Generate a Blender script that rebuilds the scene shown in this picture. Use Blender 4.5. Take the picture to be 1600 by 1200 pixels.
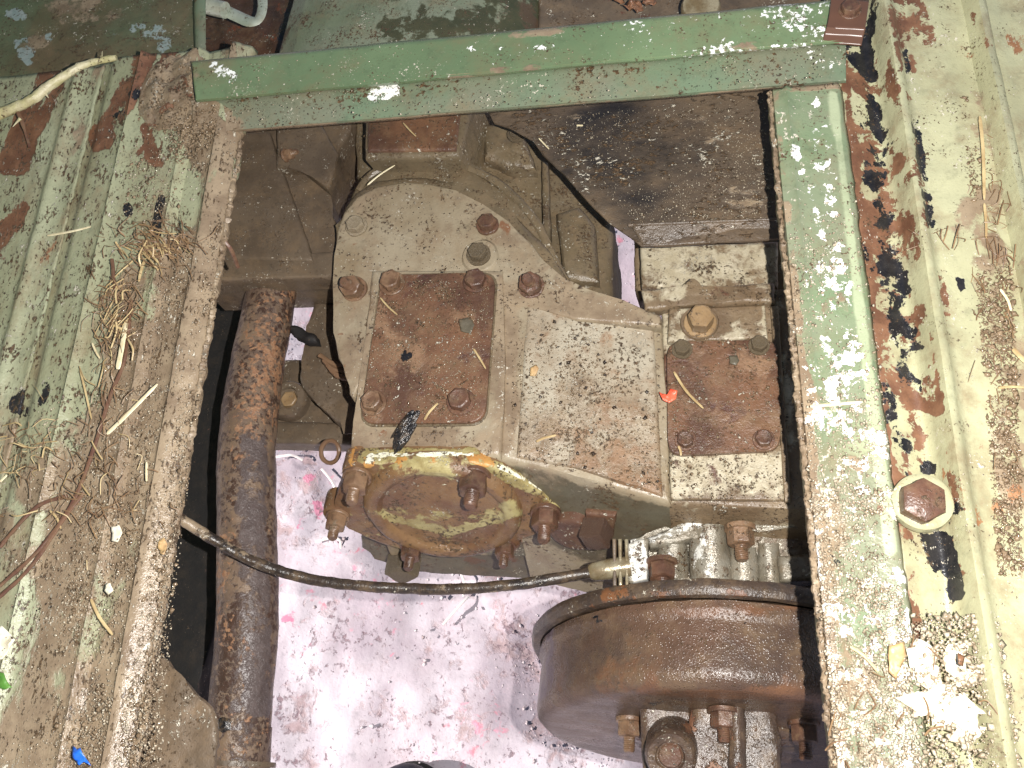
import bpy, bmesh, math, random
import numpy as np
from mathutils import Vector, Matrix, noise
random.seed(7)
for o in list(bpy.data.objects): bpy.data.objects.remove(o)
S = bpy.context.scene
COL = S.collection
def nrm(v): v = np.array(v, float); return v/np.linalg.norm(v)
# ---------------------------------------------------------------- camera
FPX = 1500.0
_y = nrm([109, 3555, -1500]); _x = nrm([1, .041, .17]); _x = nrm(_x-_y*_x.dot(_y)); _z = np.cross(_x, _y)
R = np.array([_x, _y, _z])
CAM = -R @ np.array([0, 0, -.54])
cam_d = bpy.data.cameras.new('camera'); cam = bpy.data.objects.new('camera', cam_d); COL.objects.link(cam)
cam_d.sensor_width = 36; cam_d.lens = 36*FPX/1600; cam_d.clip_start = .01; cam_d.clip_end = 300
cam.matrix_world = Matrix([list(R[i])+[CAM[i]] for i in range(3)]+[[0, 0, 0, 1]])
S.camera = cam
# ---------------------------------------------------------------- light
SUN_EL, SUN_AZ = math.radians(35), math.radians(188)      # low sun reaching the ground under the vehicle from the left
w = bpy.data.worlds.new('World'); S.world = w; w.use_nodes = True
nt = w.node_tree; bg = nt.nodes['Background']; sky = nt.nodes.new('ShaderNodeTexSky'); sky.sky_type = 'NISHITA'
sky.sun_disc = False; sky.sun_elevation = SUN_EL
sdir = Vector((math.cos(SUN_AZ)*math.cos(SUN_EL), math.sin(SUN_AZ)*math.cos(SUN_EL), math.sin(SUN_EL)))
sky.sun_rotation = math.atan2(sdir.x, sdir.y)
nt.links.new(sky.outputs[0], bg.inputs[0]); bg.inputs[1].default_value = .065
sd = bpy.data.lights.new('sun', 'SUN'); sd.energy = 4.6; sd.angle = math.radians(.5); sd.color = (1, .96, .93)
so = bpy.data.objects.new('sun', sd); COL.objects.link(so); so.rotation_euler = (-sdir).to_track_quat('-Z', 'Y').to_euler(); so.location = (-3, 0, 3)
# the phone's flash, 45 mm beside the lens
fd = bpy.data.lights.new('camera_flash', 'POINT'); fd.energy = 23; fd.shadow_soft_size = .0025; fd.color = (1, .97, .93)
fo = bpy.data.objects.new('camera_flash', fd); COL.objects.link(fo)
fo.location = Vector(CAM)+Vector(R @ np.array([.045, .008, -.004]))
S.view_settings.view_transform = 'Standard'; S.view_settings.look = 'None'; S.view_settings.exposure = .52; S.view_settings.gamma = 1
S.render.engine = 'CYCLES'
# ---------------------------------------------------------------- geometry helpers
def ray(px, py): return R @ np.array([px-800, 600-py, -FPX])
def P(px, py, z): d = ray(px, py); return Vector(CAM+d*((z-CAM[2])/d[2]))
def PP(px, py, pt, n):
    d = ray(px, py); n = np.array(n); return Vector(CAM+d*((np.array(pt)-CAM).dot(n)/d.dot(n)))
def proj(co):
    c = (np.asarray(co)-CAM) @ R; return 800+FPX*c[..., 0]/-c[..., 2], 600-FPX*c[..., 1]/-c[..., 2]
X6 = lambda x, z=0: P(x, 600, z).x
ORG = {}
def thing(name, label, cat, loc, group=None):
    o = bpy.data.objects.new(name, None); COL.objects.link(o); o.location = loc; o.empty_display_size = .02
    o['label'] = label; o['category'] = cat
    if group: o['group'] = group
    ORG[o] = Vector(loc); return o
def tag(o, label, cat, group=None):
    o['label'] = label; o['category'] = cat
    if group: o['group'] = group
    return o
def link(name, me, mat, parent=None, smooth=35, org=None):
    """me in world coordinates"""
    if org is None: org = ORG[parent] if parent is not None and parent in ORG else None
    n = len(me.vertices); co = np.empty(n*3, 'f'); me.vertices.foreach_get('co', co); co = co.reshape(-1, 3)
    if org is None: org = Vector(co.mean(0).tolist()); 
    if parent is None: loc = org
    else: loc = Vector((0, 0, 0)) if parent in ORG and ORG[parent] == org else org-ORG[parent]
    co -= np.array(org, 'f'); me.vertices.foreach_set('co', co.ravel())
    o = bpy.data.objects.new(name, me); COL.objects.link(o); o.location = loc
    ORG[o] = Vector(org)
    if parent is not None: o.parent = parent
    if mat: me.materials.append(mat)
    if smooth is not None:
        me.polygons.foreach_set('use_smooth', [True]*len(me.polygons))
        me.set_sharp_from_angle(angle=math.radians(smooth))
    me.update(); return o
def fbm(p, s, amp, oct=3):
    v = 0; a = 1
    for i in range(oct): v += noise.noise(p*s*(2**i)+Vector((i*7.1, 3.3, 1.7)))*a; a *= .5
    return v*amp
def bm_mesh(bm, name='m'):
    bmesh.ops.recalc_face_normals(bm, faces=bm.faces)
    me = bpy.data.meshes.new(name); bm.to_mesh(me); bm.free(); return me
def densify(bm, L, it=6):
    for _ in range(it):
        es = [e for e in bm.edges if e.calc_length() > L]
        if not es: break
        bmesh.ops.subdivide_edges(bm, edges=es, cuts=1, use_grid_fill=False)
        bmesh.ops.triangulate(bm, faces=[f for f in bm.faces if len(f.verts) > 4])
def jitter(me, amp, s=60, oct=3):
    if not amp: return
    me.update(); nr = [v.normal.copy() for v in me.vertices]
    for v, n in zip(me.vertices, nr): v.co += n*fbm(v.co, s, amp, oct)
def prism(name, top, mat, parent, d=(0, 0, -.02), bevel=.003, L=.006, amp=.0006, js=70, seg=3, org=None, smooth=35, taper=1.0):
    """closed slab: top outline (list of world points), extruded along d"""
    bm = bmesh.new(); d = Vector(d); c = sum(top, Vector())/len(top)
    vt = [bm.verts.new(p) for p in top]; vb = [bm.verts.new(c+(p-c)*taper+d) for p in top]
    ft = bm.faces.new(vt); bm.faces.new(vb[::-1]); n = len(top)
    for i in range(n): bm.faces.new((vt[i], vb[i], vb[(i+1) % n], vt[(i+1) % n]))
    if bevel:
        es = [e for e in bm.edges if not (e.verts[0] in vb and e.verts[1] in vb) and (e.verts[0] in vt and e.verts[1] in vt or e.calc_face_angle(0) > .6)]
        bmesh.ops.bevel(bm, geom=es, offset=bevel, segments=seg, profile=.5, affect='EDGES', clamp_overlap=True)
    bmesh.ops.triangulate(bm, faces=[f for f in bm.faces if len(f.verts) > 4])
    if L: densify(bm, L)
    me = bm_mesh(bm, name); jitter(me, amp, js)
    return link(name, me, mat, parent, org=org, smooth=smooth)
def ppts(l, z=None): return [P(p[0], p[1], p[2] if len(p) > 2 else z) for p in l]
def sheet(name, rows, mat, parent=None, nx=100, sub=1, thick=.002, amp=.0006, js=40, edge=0, smooth=60, org=None, strokes=None):
    """ruled sheet: rows of (start, end) points; several steps between rows"""
    rr = []
    for i in range(len(rows)-1):
        for k in range(sub):
            t = k/sub; rr.append((rows[i][0].lerp(rows[i+1][0], t), rows[i][1].lerp(rows[i+1][1], t)))
    rr.append(rows[-1]); V = []; F = []
    for j, (a, b) in enumerate(rr):
        for i in range(nx+1):
            p = a.lerp(b, i/nx)
            q = p.copy(); q.z += fbm(p, js, amp)
            if edge and (j in (0, len(rr)-1)): q.x += fbm(p+Vector((9, 0, 0)), 120, edge, 4); q.y += fbm(p+Vector((0, 5, 9)), 120, edge, 4)
            V.append(q)
    w_ = nx+1
    for j in range(len(rr)-1):
        for i in range(nx): F.append((j*w_+i, j*w_+i+1, (j+1)*w_+i+1, (j+1)*w_+i))
    me = bpy.data.meshes.new(name); me.from_pydata(V, [], F); me.update()
    if sum(p.normal.z for p in me.polygons) < 0: me.flip_normals()
    o = link(name, me, mat, parent, org=org, smooth=smooth)
    m = o.modifiers.new('thickness', 'SOLIDIFY'); m.thickness = thick; m.offset = -1
    if strokes: paint(o, strokes)
    return o
def paint(o, strokes):
    """wear, rust, mud: float attributes from strokes {attr: [(x1,y1,x2,y2,r,strength)]} measured on the photograph, stored on the surface"""
    me = o.data; n = len(me.vertices); co = np.empty(n*3, 'f'); me.vertices.foreach_get('co', co)
    co = co.reshape(-1, 3)+np.array(ORG[o]); x, y = proj(co)
    for k, L in strokes.items():
        v = np.zeros(n)
        for (x1, y1, x2, y2, r, s) in L:
            dx, dy = x2-x1, y2-y1; q = dx*dx+dy*dy
            t = np.clip(((x-x1)*dx+(y-y1)*dy)/q, 0, 1) if q else 0
            d = np.hypot(x-x1-t*dx, y-y1-t*dy)/r
            v = np.maximum(v, s*np.clip(1.35-d*d, 0, 1)) if s > 0 else v+s*np.clip(1.35-d*d, 0, 1)
        a = me.attributes.new(k, 'FLOAT', 'POINT'); a.data.foreach_set('value', v.astype('f'))
def basis(n):
    n = Vector(n).normalized(); a = Vector((1, 0, 0)); a = (a-n*a.dot(n)).normalized(); b = n.cross(a); return a, b, n
def tube_mesh(pts, rad, seg=16, cap=True, flat=1.0, amp=0, js=80):
    """smooth tube; rad number or list"""
    n = len(pts); V = []; F = []; up = None
    for i, p in enumerate(pts):
        t = (pts[min(i+1, n-1)]-pts[max(i-1, 0)]).normalized()
        if up is None: up = Vector((0, 0, 1)) if abs(t.z) < .9 else Vector((1, 0, 0))
        s = t.cross(up).normalized(); u = s.cross(t).normalized(); up = u
        r = rad[i] if hasattr(rad, '__len__') else rad
        for k in range(seg):
            a = 2*math.pi*k/seg; q = p+s*math.cos(a)*r+u*math.sin(a)*r*flat
            if amp: q += (q-p).normalized()*fbm(q, js, amp)
            V.append(q)
    for i in range(n-1):
        for k in range(seg): F.append((i*seg+k, i*seg+(k+1) % seg, (i+1)*seg+(k+1) % seg, (i+1)*seg+k))
    if cap: F.append(tuple(range(seg))[::-1]); F.append(tuple((n-1)*seg+k for k in range(seg)))
    me = bpy.data.meshes.new('tube'); me.from_pydata(V, [], F); me.update(); return me
def spline(pts, n):
    out = []; m = len(pts)
    for i in range(m-1):
        p0, p1, p2, p3 = pts[max(i-1, 0)], pts[i], pts[i+1], pts[min(i+2, m-1)]
        for k in range(n):
            t = k/n; out.append(.5*((2*p1)+(p2-p0)*t+(2*p0-5*p1+4*p2-p3)*t*t+(3*p1-p0-3*p2+p3)*t**3))
    out.append(pts[-1]); return out
def lathe_mesh(c, n, prof, seg=64, amp=0, js=60, a0=0, a1=2*math.pi):
    """profile [(radius, height along n)] round centre c"""
    a, b, n = basis(n); V = []; F = []; m = len(prof); full = abs(a1-a0-2*math.pi) < 1e-6; ns = seg if full else seg+1
    for k in range(ns):
        t = a0+(a1-a0)*k/seg; e = a*math.cos(t)+b*math.sin(t)
        for r, h in prof:
            q = Vector(c)+e*r+n*h
            if amp: q += n*fbm(q, js, amp)+e*fbm(q+Vector((3, 1, 2)), js, amp)*(r > 1e-5)
            V.append(q)
    for k in range(seg):
        k2 = (k+1) % ns
        for i in range(m-1): F.append((k*m+i, k2*m+i, k2*m+i+1, k*m+i+1))
    me = bpy.data.meshes.new('lathe'); me.from_pydata(V, [], F)
    bm = bmesh.new(); bm.from_mesh(me); bmesh.ops.remove_doubles(bm, verts=bm.verts, dist=1e-6); bmesh.ops.recalc_face_normals(bm, faces=bm.faces); bm.to_mesh(me); bm.free()
    return me
def fine(prof, step):
    o = []
    for (r0, h0), (r1, h1) in zip(prof, prof[1:]):
        k = max(1, int(math.hypot(r1-r0, h1-h0)/step))
        for i in range(k): o.append((r0+(r1-r0)*i/k, h0+(h1-h0)*i/k))
    return o+[prof[-1]]
_bolt = {}
def bolt_mesh(kind, mat):
    """unit bolt (across flats = 1), axis +z, one mesh per kind and material"""
    key = (kind, mat.name)
    if key in _bolt: return _bolt[key]
    head_h, washer, stud, fl = {'hex': (.5, .72, 0, 0), 'dome': (.42, .68, 0, 1), 'nut': (.62, .7, .55, 0), 'long': (.9, .72, .0, 0), 'bare': (.55, 0, 0, 0), 'square': (1.0, 0, 0, 2), 'studnut': (.66, .66, .62, 0), 'big': (.42, .8, 0, 0)}[kind]
    bm = bmesh.new(); ns = 4 if fl == 2 else 6; rc = .5/math.cos(math.pi/ns); seg = 24
    def ring(r, z, hexy):
        vs = []
        for k in range(seg):
            t = 2*math.pi*k/seg; m = (t+math.pi/ns) % (2*math.pi/ns)-math.pi/ns
            rr = .5/math.cos(m) if hexy else r
            if hexy: rr = min(rr*r/.5, rc*.985*r/.5)
            q = Vector((rr*math.cos(t), rr*math.sin(t), z)); q += Vector((1, 1, 0))*fbm(q+Vector((len(kind), 0, 0)), 3.5, .03); vs.append(bm.verts.new(q))
        return vs
    rings = []
    z0 = -.1
    if washer: rings += [ring(washer, z0, 0), ring(washer, .07, 0), ring(washer-.03, .1, 0), ring(.55, .11, 0)]
    zb = .1 if washer else -.1
    rings += [ring(.5, zb, 1), ring(.5, zb+head_h*.8, 1), ring(.485, zb+head_h*.93, 1), ring(.43, zb+head_h, 0)]
    if stud:
        rings += [ring(.29, zb+head_h, 0)]
        k = 7
        for i in range(k): rings += [ring(.27, zb+head_h+stud*(i+.2)/k, 0), ring(.245, zb+head_h+stud*(i+.7)/k, 0)]
        rings += [ring(.2, zb+head_h+stud+.03, 0), ring(.05, zb+head_h+stud+.03, 0)]
    elif kind == 'dome' or kind == 'hex': rings += [ring(.3, zb+head_h-.03, 0), ring(.05, zb+head_h-.05+.07*(kind == 'dome'), 0)]
    else: rings += [ring(.05, zb+head_h+.02, 0)]
    for a, b in zip(rings, rings[1:]):
        for k in range(seg): bm.faces.new((a[k], a[(k+1) % seg], b[(k+1) % seg], b[k]))
    bm.faces.new(rings[-1])
    me = bm_mesh(bm, 'bolt_'+kind); me.materials.append(mat)
    me.polygons.foreach_set('use_smooth', [True]*len(me.polygons)); me.set_sharp_from_angle(angle=math.radians(28))
    _bolt[key] = me; return me
def bolt(pos, n, af, kind, mat, parent, name='bolt', label=None, rot=None, sub=None):
    o = bpy.data.objects.new(name, bolt_mesh(kind, mat)); COL.objects.link(o)
    if parent: o.parent = parent; o.location = Vector(pos)-ORG[parent]
    else: o.location = pos
    ORG[o] = Vector(pos)
    q = Vector(n).normalized().to_track_quat('Z', 'Y'); o.rotation_mode = 'QUATERNION'
    o.rotation_quaternion = q @ Matrix.Rotation(random.random()*2 if rot is None else rot, 3, 'Z').to_quaternion()
    o.scale = (af, af, af)
    if label: o['label'] = label
    return o
# ---------------------------------------------------------------- materials
def c3(r, g, b):
    f = lambda v: (v/255/12.92 if v/255 <= .04045 else ((v/255+.055)/1.055)**2.4); return (f(r), f(g), f(b), 1)
def mat(name, c1, c2, scale=25, rough=.5, rough2=None, layers=(), bump=.6, fine_s=900, grit=0, metal=0, spec=.5, rnd=False, stretch=None, vor=0, film=.55):
    """two tones of ground colour, then layers of wear: (attr, colour, colour2, amount, scale, softness, roughness, height)"""
    m = bpy.data.materials.new(name); m.use_nodes = True; t = m.node_tree; N = t.nodes; Lk = t.links.new
    B = N['Principled BSDF']; tc = N.new('ShaderNodeTexCoord'); co = tc.outputs['Object']
    if rnd:
        oi = N.new('ShaderNodeObjectInfo'); mu = N.new('ShaderNodeMath'); mu.operation = 'MULTIPLY'; mu.inputs[1].default_value = 13; Lk(oi.outputs['Random'], mu.inputs[0])
        va = N.new('ShaderNodeVectorMath'); va.operation = 'ADD'; sc_ = N.new('ShaderNodeVectorMath'); sc_.operation = 'SCALE'; sc_.inputs['Scale'].default_value = .0145 if 'bolt' in name else 1; Lk(co, sc_.inputs[0]); Lk(sc_.outputs[0], va.inputs[0]); Lk(mu.outputs[0], va.inputs[1]); co = va.outputs[0]
    if stretch:
        mp = N.new('ShaderNodeMapping'); mp.inputs['Scale'].default_value = stretch; Lk(co, mp.inputs[0]); cs = mp.outputs[0]
    else: cs = co
    seed = [sum(map(ord, name)) % 97]
    def noi(s, det=7, r=.6, c=None, dist=0):
        seed[0] += 3.7; n = N.new('ShaderNodeTexNoise'); n.noise_dimensions = '4D'; n.inputs['W'].default_value = seed[0]; n.inputs['Scale'].default_value = s
        n.inputs['Detail'].default_value = det; n.inputs['Roughness'].default_value = r; n.inputs['Distortion'].default_value = dist; Lk(c or co, n.inputs['Vector']); return n.outputs['Fac']
    def ramp(v, a, b):
        q = N.new('ShaderNodeMapRange'); q.interpolation_type = 'SMOOTHSTEP'; q.inputs['From Min'].default_value = a; q.inputs['From Max'].default_value = b; Lk(v, q.inputs['Value']); return q.outputs[0]
    def mixc(f, a, b):
        q = N.new('ShaderNodeMix'); q.data_type = 'RGBA'; Lk(f, q.inputs[0])
        for i, v in ((6, a), (7, b)):
            if isinstance(v, tuple): q.inputs[i].default_value = v
            else: Lk(v, q.inputs[i])
        return q.outputs[2]
    def mixf(f, a, b):
        q = N.new('ShaderNodeMix'); q.data_type = 'FLOAT'; Lk(f, q.inputs[0])
        for i, v in ((2, a), (3, b)):
            if isinstance(v, (int, float)): q.inputs[i].default_value = v
            else: Lk(v, q.inputs[i])
        return q.outputs[0]
    def ma(op, a, b):
        q = N.new('ShaderNodeMath'); q.operation = op
        for i, v in ((0, a), (1, b)):
            if isinstance(v, (int, float)): q.inputs[i].default_value = v
            else: Lk(v, q.inputs[i])
        return q.outputs[0]
    col = mixc(ramp(noi(scale, 6, .6, cs), .38, .62), c1, c2)
    col = mixc(ma('MULTIPLY', ramp(noi(scale*2.6, 8, .72, cs), .44, .72), film), col, c3(126, 104, 78))
    v1 = noi(scale*9, 4, .7, cs); col = mixc(ramp(v1, .5, .85), col, tuple(x*.55 for x in c1[:3])+(1,))
    rg = mixf(ramp(noi(scale*3, 3, .6), .4, .6), rough, rough2 if rough2 is not None else rough)
    h = ma('MULTIPLY', noi(fine_s, 3, .6), .35); h = ma('ADD', h, ma('MULTIPLY', noi(fine_s*.18, 4, .6), .9))
    if vor:
        vn = N.new('ShaderNodeTexVoronoi'); vn.inputs['Scale'].default_value = vor; Lk(co, vn.inputs['Vector'])
        h = ma('ADD', h, ma('MULTIPLY', ramp(vn.outputs['Distance'], .5, .0), grit))
    for (attr, k1, k2, amt, s, soft, r, hh) in layers:
        n = noi(s, 8, .68, cs, .3); n = ma('ADD', ma('MULTIPLY', n, 2.0), -.5); n = ma('ADD', n, ma('MULTIPLY', ma('SUBTRACT', noi(max(6, s*.13), 3, .5), .5), .9)); T = .95-amt*.6
        if attr:
            at = N.new('ShaderNodeAttribute'); at.attribute_name = attr; n = ma('ADD', n, ma('MULTIPLY', at.outputs['Fac'], .62))
        q = ramp(n, T-soft, T+soft)
        kc = mixc(ramp(noi(s*1.7, 6, .65), .35, .65), k1, k2)
        col = mixc(q, col, kc); rg = mixf(q, rg, r); h = ma('ADD', h, ma('MULTIPLY', q, hh))
    Lk(col, B.inputs['Base Color']); Lk(rg, B.inputs['Roughness']); B.inputs['Metallic'].default_value = metal; B.inputs['Specular IOR Level'].default_value = spec
    b = N.new('ShaderNodeBump'); b.inputs['Strength'].default_value = bump; b.inputs['Distance'].default_value = .0012; Lk(h, b.inputs['Height']); Lk(b.outputs[0], B.inputs['Normal'])
    return m
MUD, MUD2 = c3(122, 104, 84), c3(150, 132, 108)
RUST, RUST2, ORANGE = c3(98, 66, 48), c3(126, 90, 66), c3(158, 112, 74)
BLACK = c3(24, 24, 27); DKRUST = c3(80, 56, 46)
SAGE, SAGE2 = c3(158, 170, 130), c3(140, 156, 116)
Lmud = lambda a, s=28, soft=.07: ('mud', MUD, MUD2, a, s, soft, .27, .5)
Lrust = lambda a, s=40: ('rust', RUST, RUST2, a, s, .025, .5, -.5)
Lor = lambda a, s=70: (None, ORANGE, RUST2, a, s, .03, .5, .1)
Lblk = lambda a, s=60: ('black', BLACK, c3(44, 42, 42), a, s, .012, .3, -.7)
Lwht = lambda a, s=240: ('white', c3(232, 230, 220), c3(250, 250, 246), a, s, .012, .4, -.5)
Lspk = lambda a, s=520: (None, c3(52, 42, 32), c3(104, 82, 58), a+.16, s, .05, .35, .3)       # dark crumbs of soil
Lgrt = lambda a, s=500: (None, c3(190, 180, 160), c3(216, 208, 190), a+.08, s, .03, .22, .9)  # pale grains of sand
M = {}
M['left_paint'] = mat('sage_paint_left', c3(160, 162, 132), c3(144, 145, 115), 14, .42, .3, (Lrust(.02), Lor(.12, 30), Lmud(.3), Lblk(0), Lspk(.3), Lgrt(.17)), bump=.8, film=.8, stretch=(1, .5, 1))
M['cross_paint'] = mat('mid_green_paint', c3(112, 130, 95), c3(100, 118, 85), 9, .36, .3, (Lmud(0), Lwht(.02), Lspk(.17), Lgrt(.12)), bump=.22)
M['cross_flange'] = mat('grey_green_paint', c3(104, 120, 95), c3(114, 117, 97), 16, .45, .4, (Lmud(.05), Lwht(0), Lspk(.26, 300), Lgrt(.12)), bump=.35)
M['side_paint'] = mat('side_rail_paint', c3(114, 130, 99), c3(128, 132, 108), 12, .35, .28, (('pale', c3(162, 170, 138), c3(152, 160, 128), 0, 20, .2, .35, 0), Lmud(.05), Lrust(0), Lblk(0), Lwht(.1, 150), Lspk(.17), Lgrt(.2, 300)), bump=.45)
M['sill_paint'] = mat('pale_sage_paint', c3(173, 171, 137), c3(160, 157, 124), 14, .34, .26, (Lmud(.02), Lor(.28, 36), Lrust(.14, 55), Lblk(.0, 75), Lspk(.16), Lgrt(.14)), bump=.4, film=.8)
M['mud_edge'] = mat('dried_mud', MUD, MUD2, 60, .5, .35, (Lspk(.26), Lgrt(.22)), bump=1)
M['rust'] = mat('rust_plate', c3(98, 70, 54), c3(84, 60, 50), 22, .42, .3, (Lmud(.14, 30), Lor(.2, 60), Lblk(.05, 90), Lspk(.2), Lgrt(.2, 460)), bump=.9)
M['rust_bolt'] = mat('rust_bolt', c3(102, 72, 56), c3(76, 54, 44), 60, .4, .3, (Lmud(.2, 80), Lspk(.2)), bump=.7, rnd=True)
M['rust_bolt2'] = mat('muddy_rust_bolt', c3(132, 104, 80), c3(98, 72, 54), 60, .4, .3, (Lmud(.3, 80), Lspk(.2)), bump=.7, rnd=True)
M['brass'] = mat('brass_bolt', c3(148, 122, 88), c3(130, 104, 72), 60, .35, .3, (Lmud(.15, 90), Lspk(.2)), bump=.4, rnd=True)
M['case'] = mat('grey_cast_case', c3(156, 143, 120), c3(140, 126, 102), 16, .42, .32, (('oil_shade', c3(96, 90, 74), c3(88, 78, 60), .1, 22, .12, .4, 0), Lmud(.4, 30, .2), ('rust', c3(120, 86, 60), RUST2, .04, 50, .06, .45, .1), Lblk(0), Lspk(.25, 330), Lgrt(.15)), bump=.5, film=.6)  # dark layer on the side walls: oily staining plus shade painted into the colour
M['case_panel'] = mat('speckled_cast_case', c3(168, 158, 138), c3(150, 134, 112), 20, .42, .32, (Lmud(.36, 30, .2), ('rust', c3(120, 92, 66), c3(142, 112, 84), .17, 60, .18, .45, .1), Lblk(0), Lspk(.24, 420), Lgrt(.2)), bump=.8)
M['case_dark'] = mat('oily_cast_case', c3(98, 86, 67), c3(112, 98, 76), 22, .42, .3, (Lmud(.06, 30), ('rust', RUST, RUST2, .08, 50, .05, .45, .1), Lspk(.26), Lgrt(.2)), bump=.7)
M['case_low'] = mat('damp_grey_case', c3(98, 91, 75), c3(84, 76, 61), 20, .5, .4, (('rust', RUST, c3(96, 72, 52), .0, 50, .06, .45, .1), Lspk(.25, 300), Lgrt(.12)), bump=.4)  # shade of a wall turned from the flash is put into this colour
M['cover'] = mat('rusty_cover', c3(116, 84, 62), c3(82, 58, 46), 26, .38, .28, (('mud', c3(140, 110, 84), c3(118, 90, 68), .24, 36, .14, .4, .2), ('rust', c3(86, 56, 46), c3(70, 48, 42), .16, 40, .12, .35, -.2), Lblk(.05, 80), Lspk(.2), Lgrt(.2, 420)), bump=.9)
M['yellow'] = mat('yellowed_cover', c3(126, 96, 64), c3(100, 70, 50), 30, .4, .3, (('yellow', c3(172, 160, 112), c3(146, 130, 84), .26, 60, .09, .4, .2), ('orange', c3(190, 142, 78), c3(172, 120, 66), 0, 70, .05, .4, .2), ('white', c3(225, 220, 190), c3(240, 236, 215), 0, 80, .04, .4, .2), Lspk(.28, 300), Lgrt(.15)), bump=.8)
M['pto_top'] = mat('flaked_white_case', c3(128, 110, 86), c3(104, 86, 66), 26, .42, .3, (('white', c3(184, 174, 150), c3(166, 154, 128), .2, 80, .16, .4, .3), ('rust', RUST, DKRUST, .1, 60, .1, .4, .1), Lspk(.26, 420), Lgrt(.15)), bump=.9)
M['alu'] = mat('corroded_aluminium', c3(138, 132, 118), c3(108, 100, 84), 30, .34, .24, (('mud', c3(88, 72, 56), c3(108, 90, 68), .5, 30, .06, .4, .2), ('white', c3(205, 202, 192), c3(222, 220, 212), .12, 60, .05, .35, .2), Lspk(.3, 300), Lgrt(.15)), bump=.8, metal=.15)
M['drum'] = mat('wet_rusty_drum', c3(90, 68, 54), c3(74, 60, 52), 14, .34, .26, (('rust', c3(108, 76, 54), c3(92, 66, 50), .2, 26, .14, .36, 0), Lblk(.0, 30), ('lilac_daylight', c3(112, 96, 104), c3(98, 82, 88), .0, 20, .1, .4, 0), Lspk(.12)), bump=.75, vor=620, grit=.3, stretch=(1, 1, 1))
M['backplate'] = mat('dark_backplate', c3(58, 50, 46), c3(72, 58, 48), 30, .38, .3, (('rust', RUST, c3(120, 80, 50), .12, 50, .05, .4, .1), Lspk(.2), Lgrt(.15)), bump=.8)
M['pipe'] = mat('rusted_exhaust', c3(124, 104, 86), c3(104, 86, 74), 40, .36, .28, ((None, c3(62, 46, 38), c3(76, 56, 46), .7, 210, .1, .4, -.2), ('rust', c3(158, 122, 92), c3(140, 100, 72), .34, 210, .06, .45, .1), ('wet', c3(82, 70, 66), c3(96, 84, 80), 0, 60, .08, .28, 0)), bump=.9)
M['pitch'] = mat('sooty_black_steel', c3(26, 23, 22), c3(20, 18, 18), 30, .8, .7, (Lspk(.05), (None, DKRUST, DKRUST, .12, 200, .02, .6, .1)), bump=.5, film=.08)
M['tunnel'] = mat('sooty_tunnel_plate', c3(98, 84, 68), c3(84, 72, 60), 18, .4, .3, (('black', c3(34, 32, 32), c3(46, 42, 40), .05, 40, .42, .35, 0), ('mud', MUD, MUD2, 0, 60, .08, .4, .2), Lspk(.3, 300), Lgrt(.2, 420)), bump=1.0, stretch=(.5, 1, 1))
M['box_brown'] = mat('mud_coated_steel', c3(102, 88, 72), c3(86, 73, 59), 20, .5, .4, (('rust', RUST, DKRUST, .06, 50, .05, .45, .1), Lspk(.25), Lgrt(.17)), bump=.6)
M['upper_green'] = mat('mottled_green_plate', c3(92, 102, 76), c3(94, 84, 62), 12, .5, .4, (('blue', c3(132, 146, 140), c3(150, 158, 152), .16, 70, .04, .45, .1), Lmud(.05), Lspk(.28), Lgrt(.12)), bump=.5)
M['upper_plate'] = mat('blotched_green_plate', c3(110, 118, 94), c3(124, 130, 110), 18, .45, .36, (('black', c3(60, 62, 42), c3(72, 70, 48), .36, 50, .07, .5, 0), ('mud', c3(78, 62, 46), c3(88, 72, 54), 0, 30, .06, .5, .1), Lspk(.24), Lgrt(.12)), bump=.5)
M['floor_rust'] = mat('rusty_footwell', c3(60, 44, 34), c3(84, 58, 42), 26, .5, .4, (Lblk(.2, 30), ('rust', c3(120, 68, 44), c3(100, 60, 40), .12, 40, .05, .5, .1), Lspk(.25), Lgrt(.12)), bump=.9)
M['strap'] = mat('galvanised_strap', c3(170, 176, 160), c3(140, 150, 132), 30, .34, .3, (Lrust(.1), Lspk(.15)), bump=.4)
M['cable'] = mat('greasy_cable', c3(44, 38, 34), c3(66, 54, 44), 50, .32, .25, (Lmud(.2, 60), Lgrt(.1)), bump=.7)
M['ferrule'] = mat('oily_metal_ferrule', c3(120, 104, 76), c3(160, 150, 124), 60, .3, .2, (Lblk(.15, 90),), bump=.4, metal=.3)
M['tar'] = mat('tar_lump', c3(26, 26, 28), c3(44, 42, 42), 90, .25, .2, (Lgrt(.12),), bump=1)
M['felt'] = mat('muddy_felt', c3(96, 82, 66), c3(108, 92, 74), 30, .6, .5, (Lspk(.25), Lgrt(.17)), bump=.8)
M['straw'] = mat('straw', c3(196, 174, 128), c3(164, 138, 96), 80, .5, .45, (), bump=.2, rnd=True, film=.1)
M['straw_pale'] = mat('pale_straw', c3(226, 214, 178), c3(206, 190, 150), 80, .45, .4, (), bump=.2, rnd=True, film=.1)
M['hay'] = mat('brown_hay', c3(140, 112, 80), c3(112, 84, 60), 80, .5, .45, (), bump=.2)
M['stem'] = mat('brown_stem', c3(92, 62, 50), c3(112, 82, 62), 60, .45, .4, (Lmud(.1, 60),), bump=.5)
M['twig'] = mat('lichen_twig', c3(176, 168, 120), c3(196, 186, 152), 60, .5, .45, (Lmud(.2, 60), Lrust(.12), Lspk(.2)), bump=.6)
M['leaf_pale'] = mat('bleached_leaf', c3(240, 234, 214), c3(226, 210, 176), 60, .5, .4, (Lspk(.1),), bump=.5, film=.1)
M['leaf_tan'] = mat('tan_leaf', c3(200, 168, 116), c3(176, 140, 100), 60, .5, .4, (Lspk(.1),), bump=.5)
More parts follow.
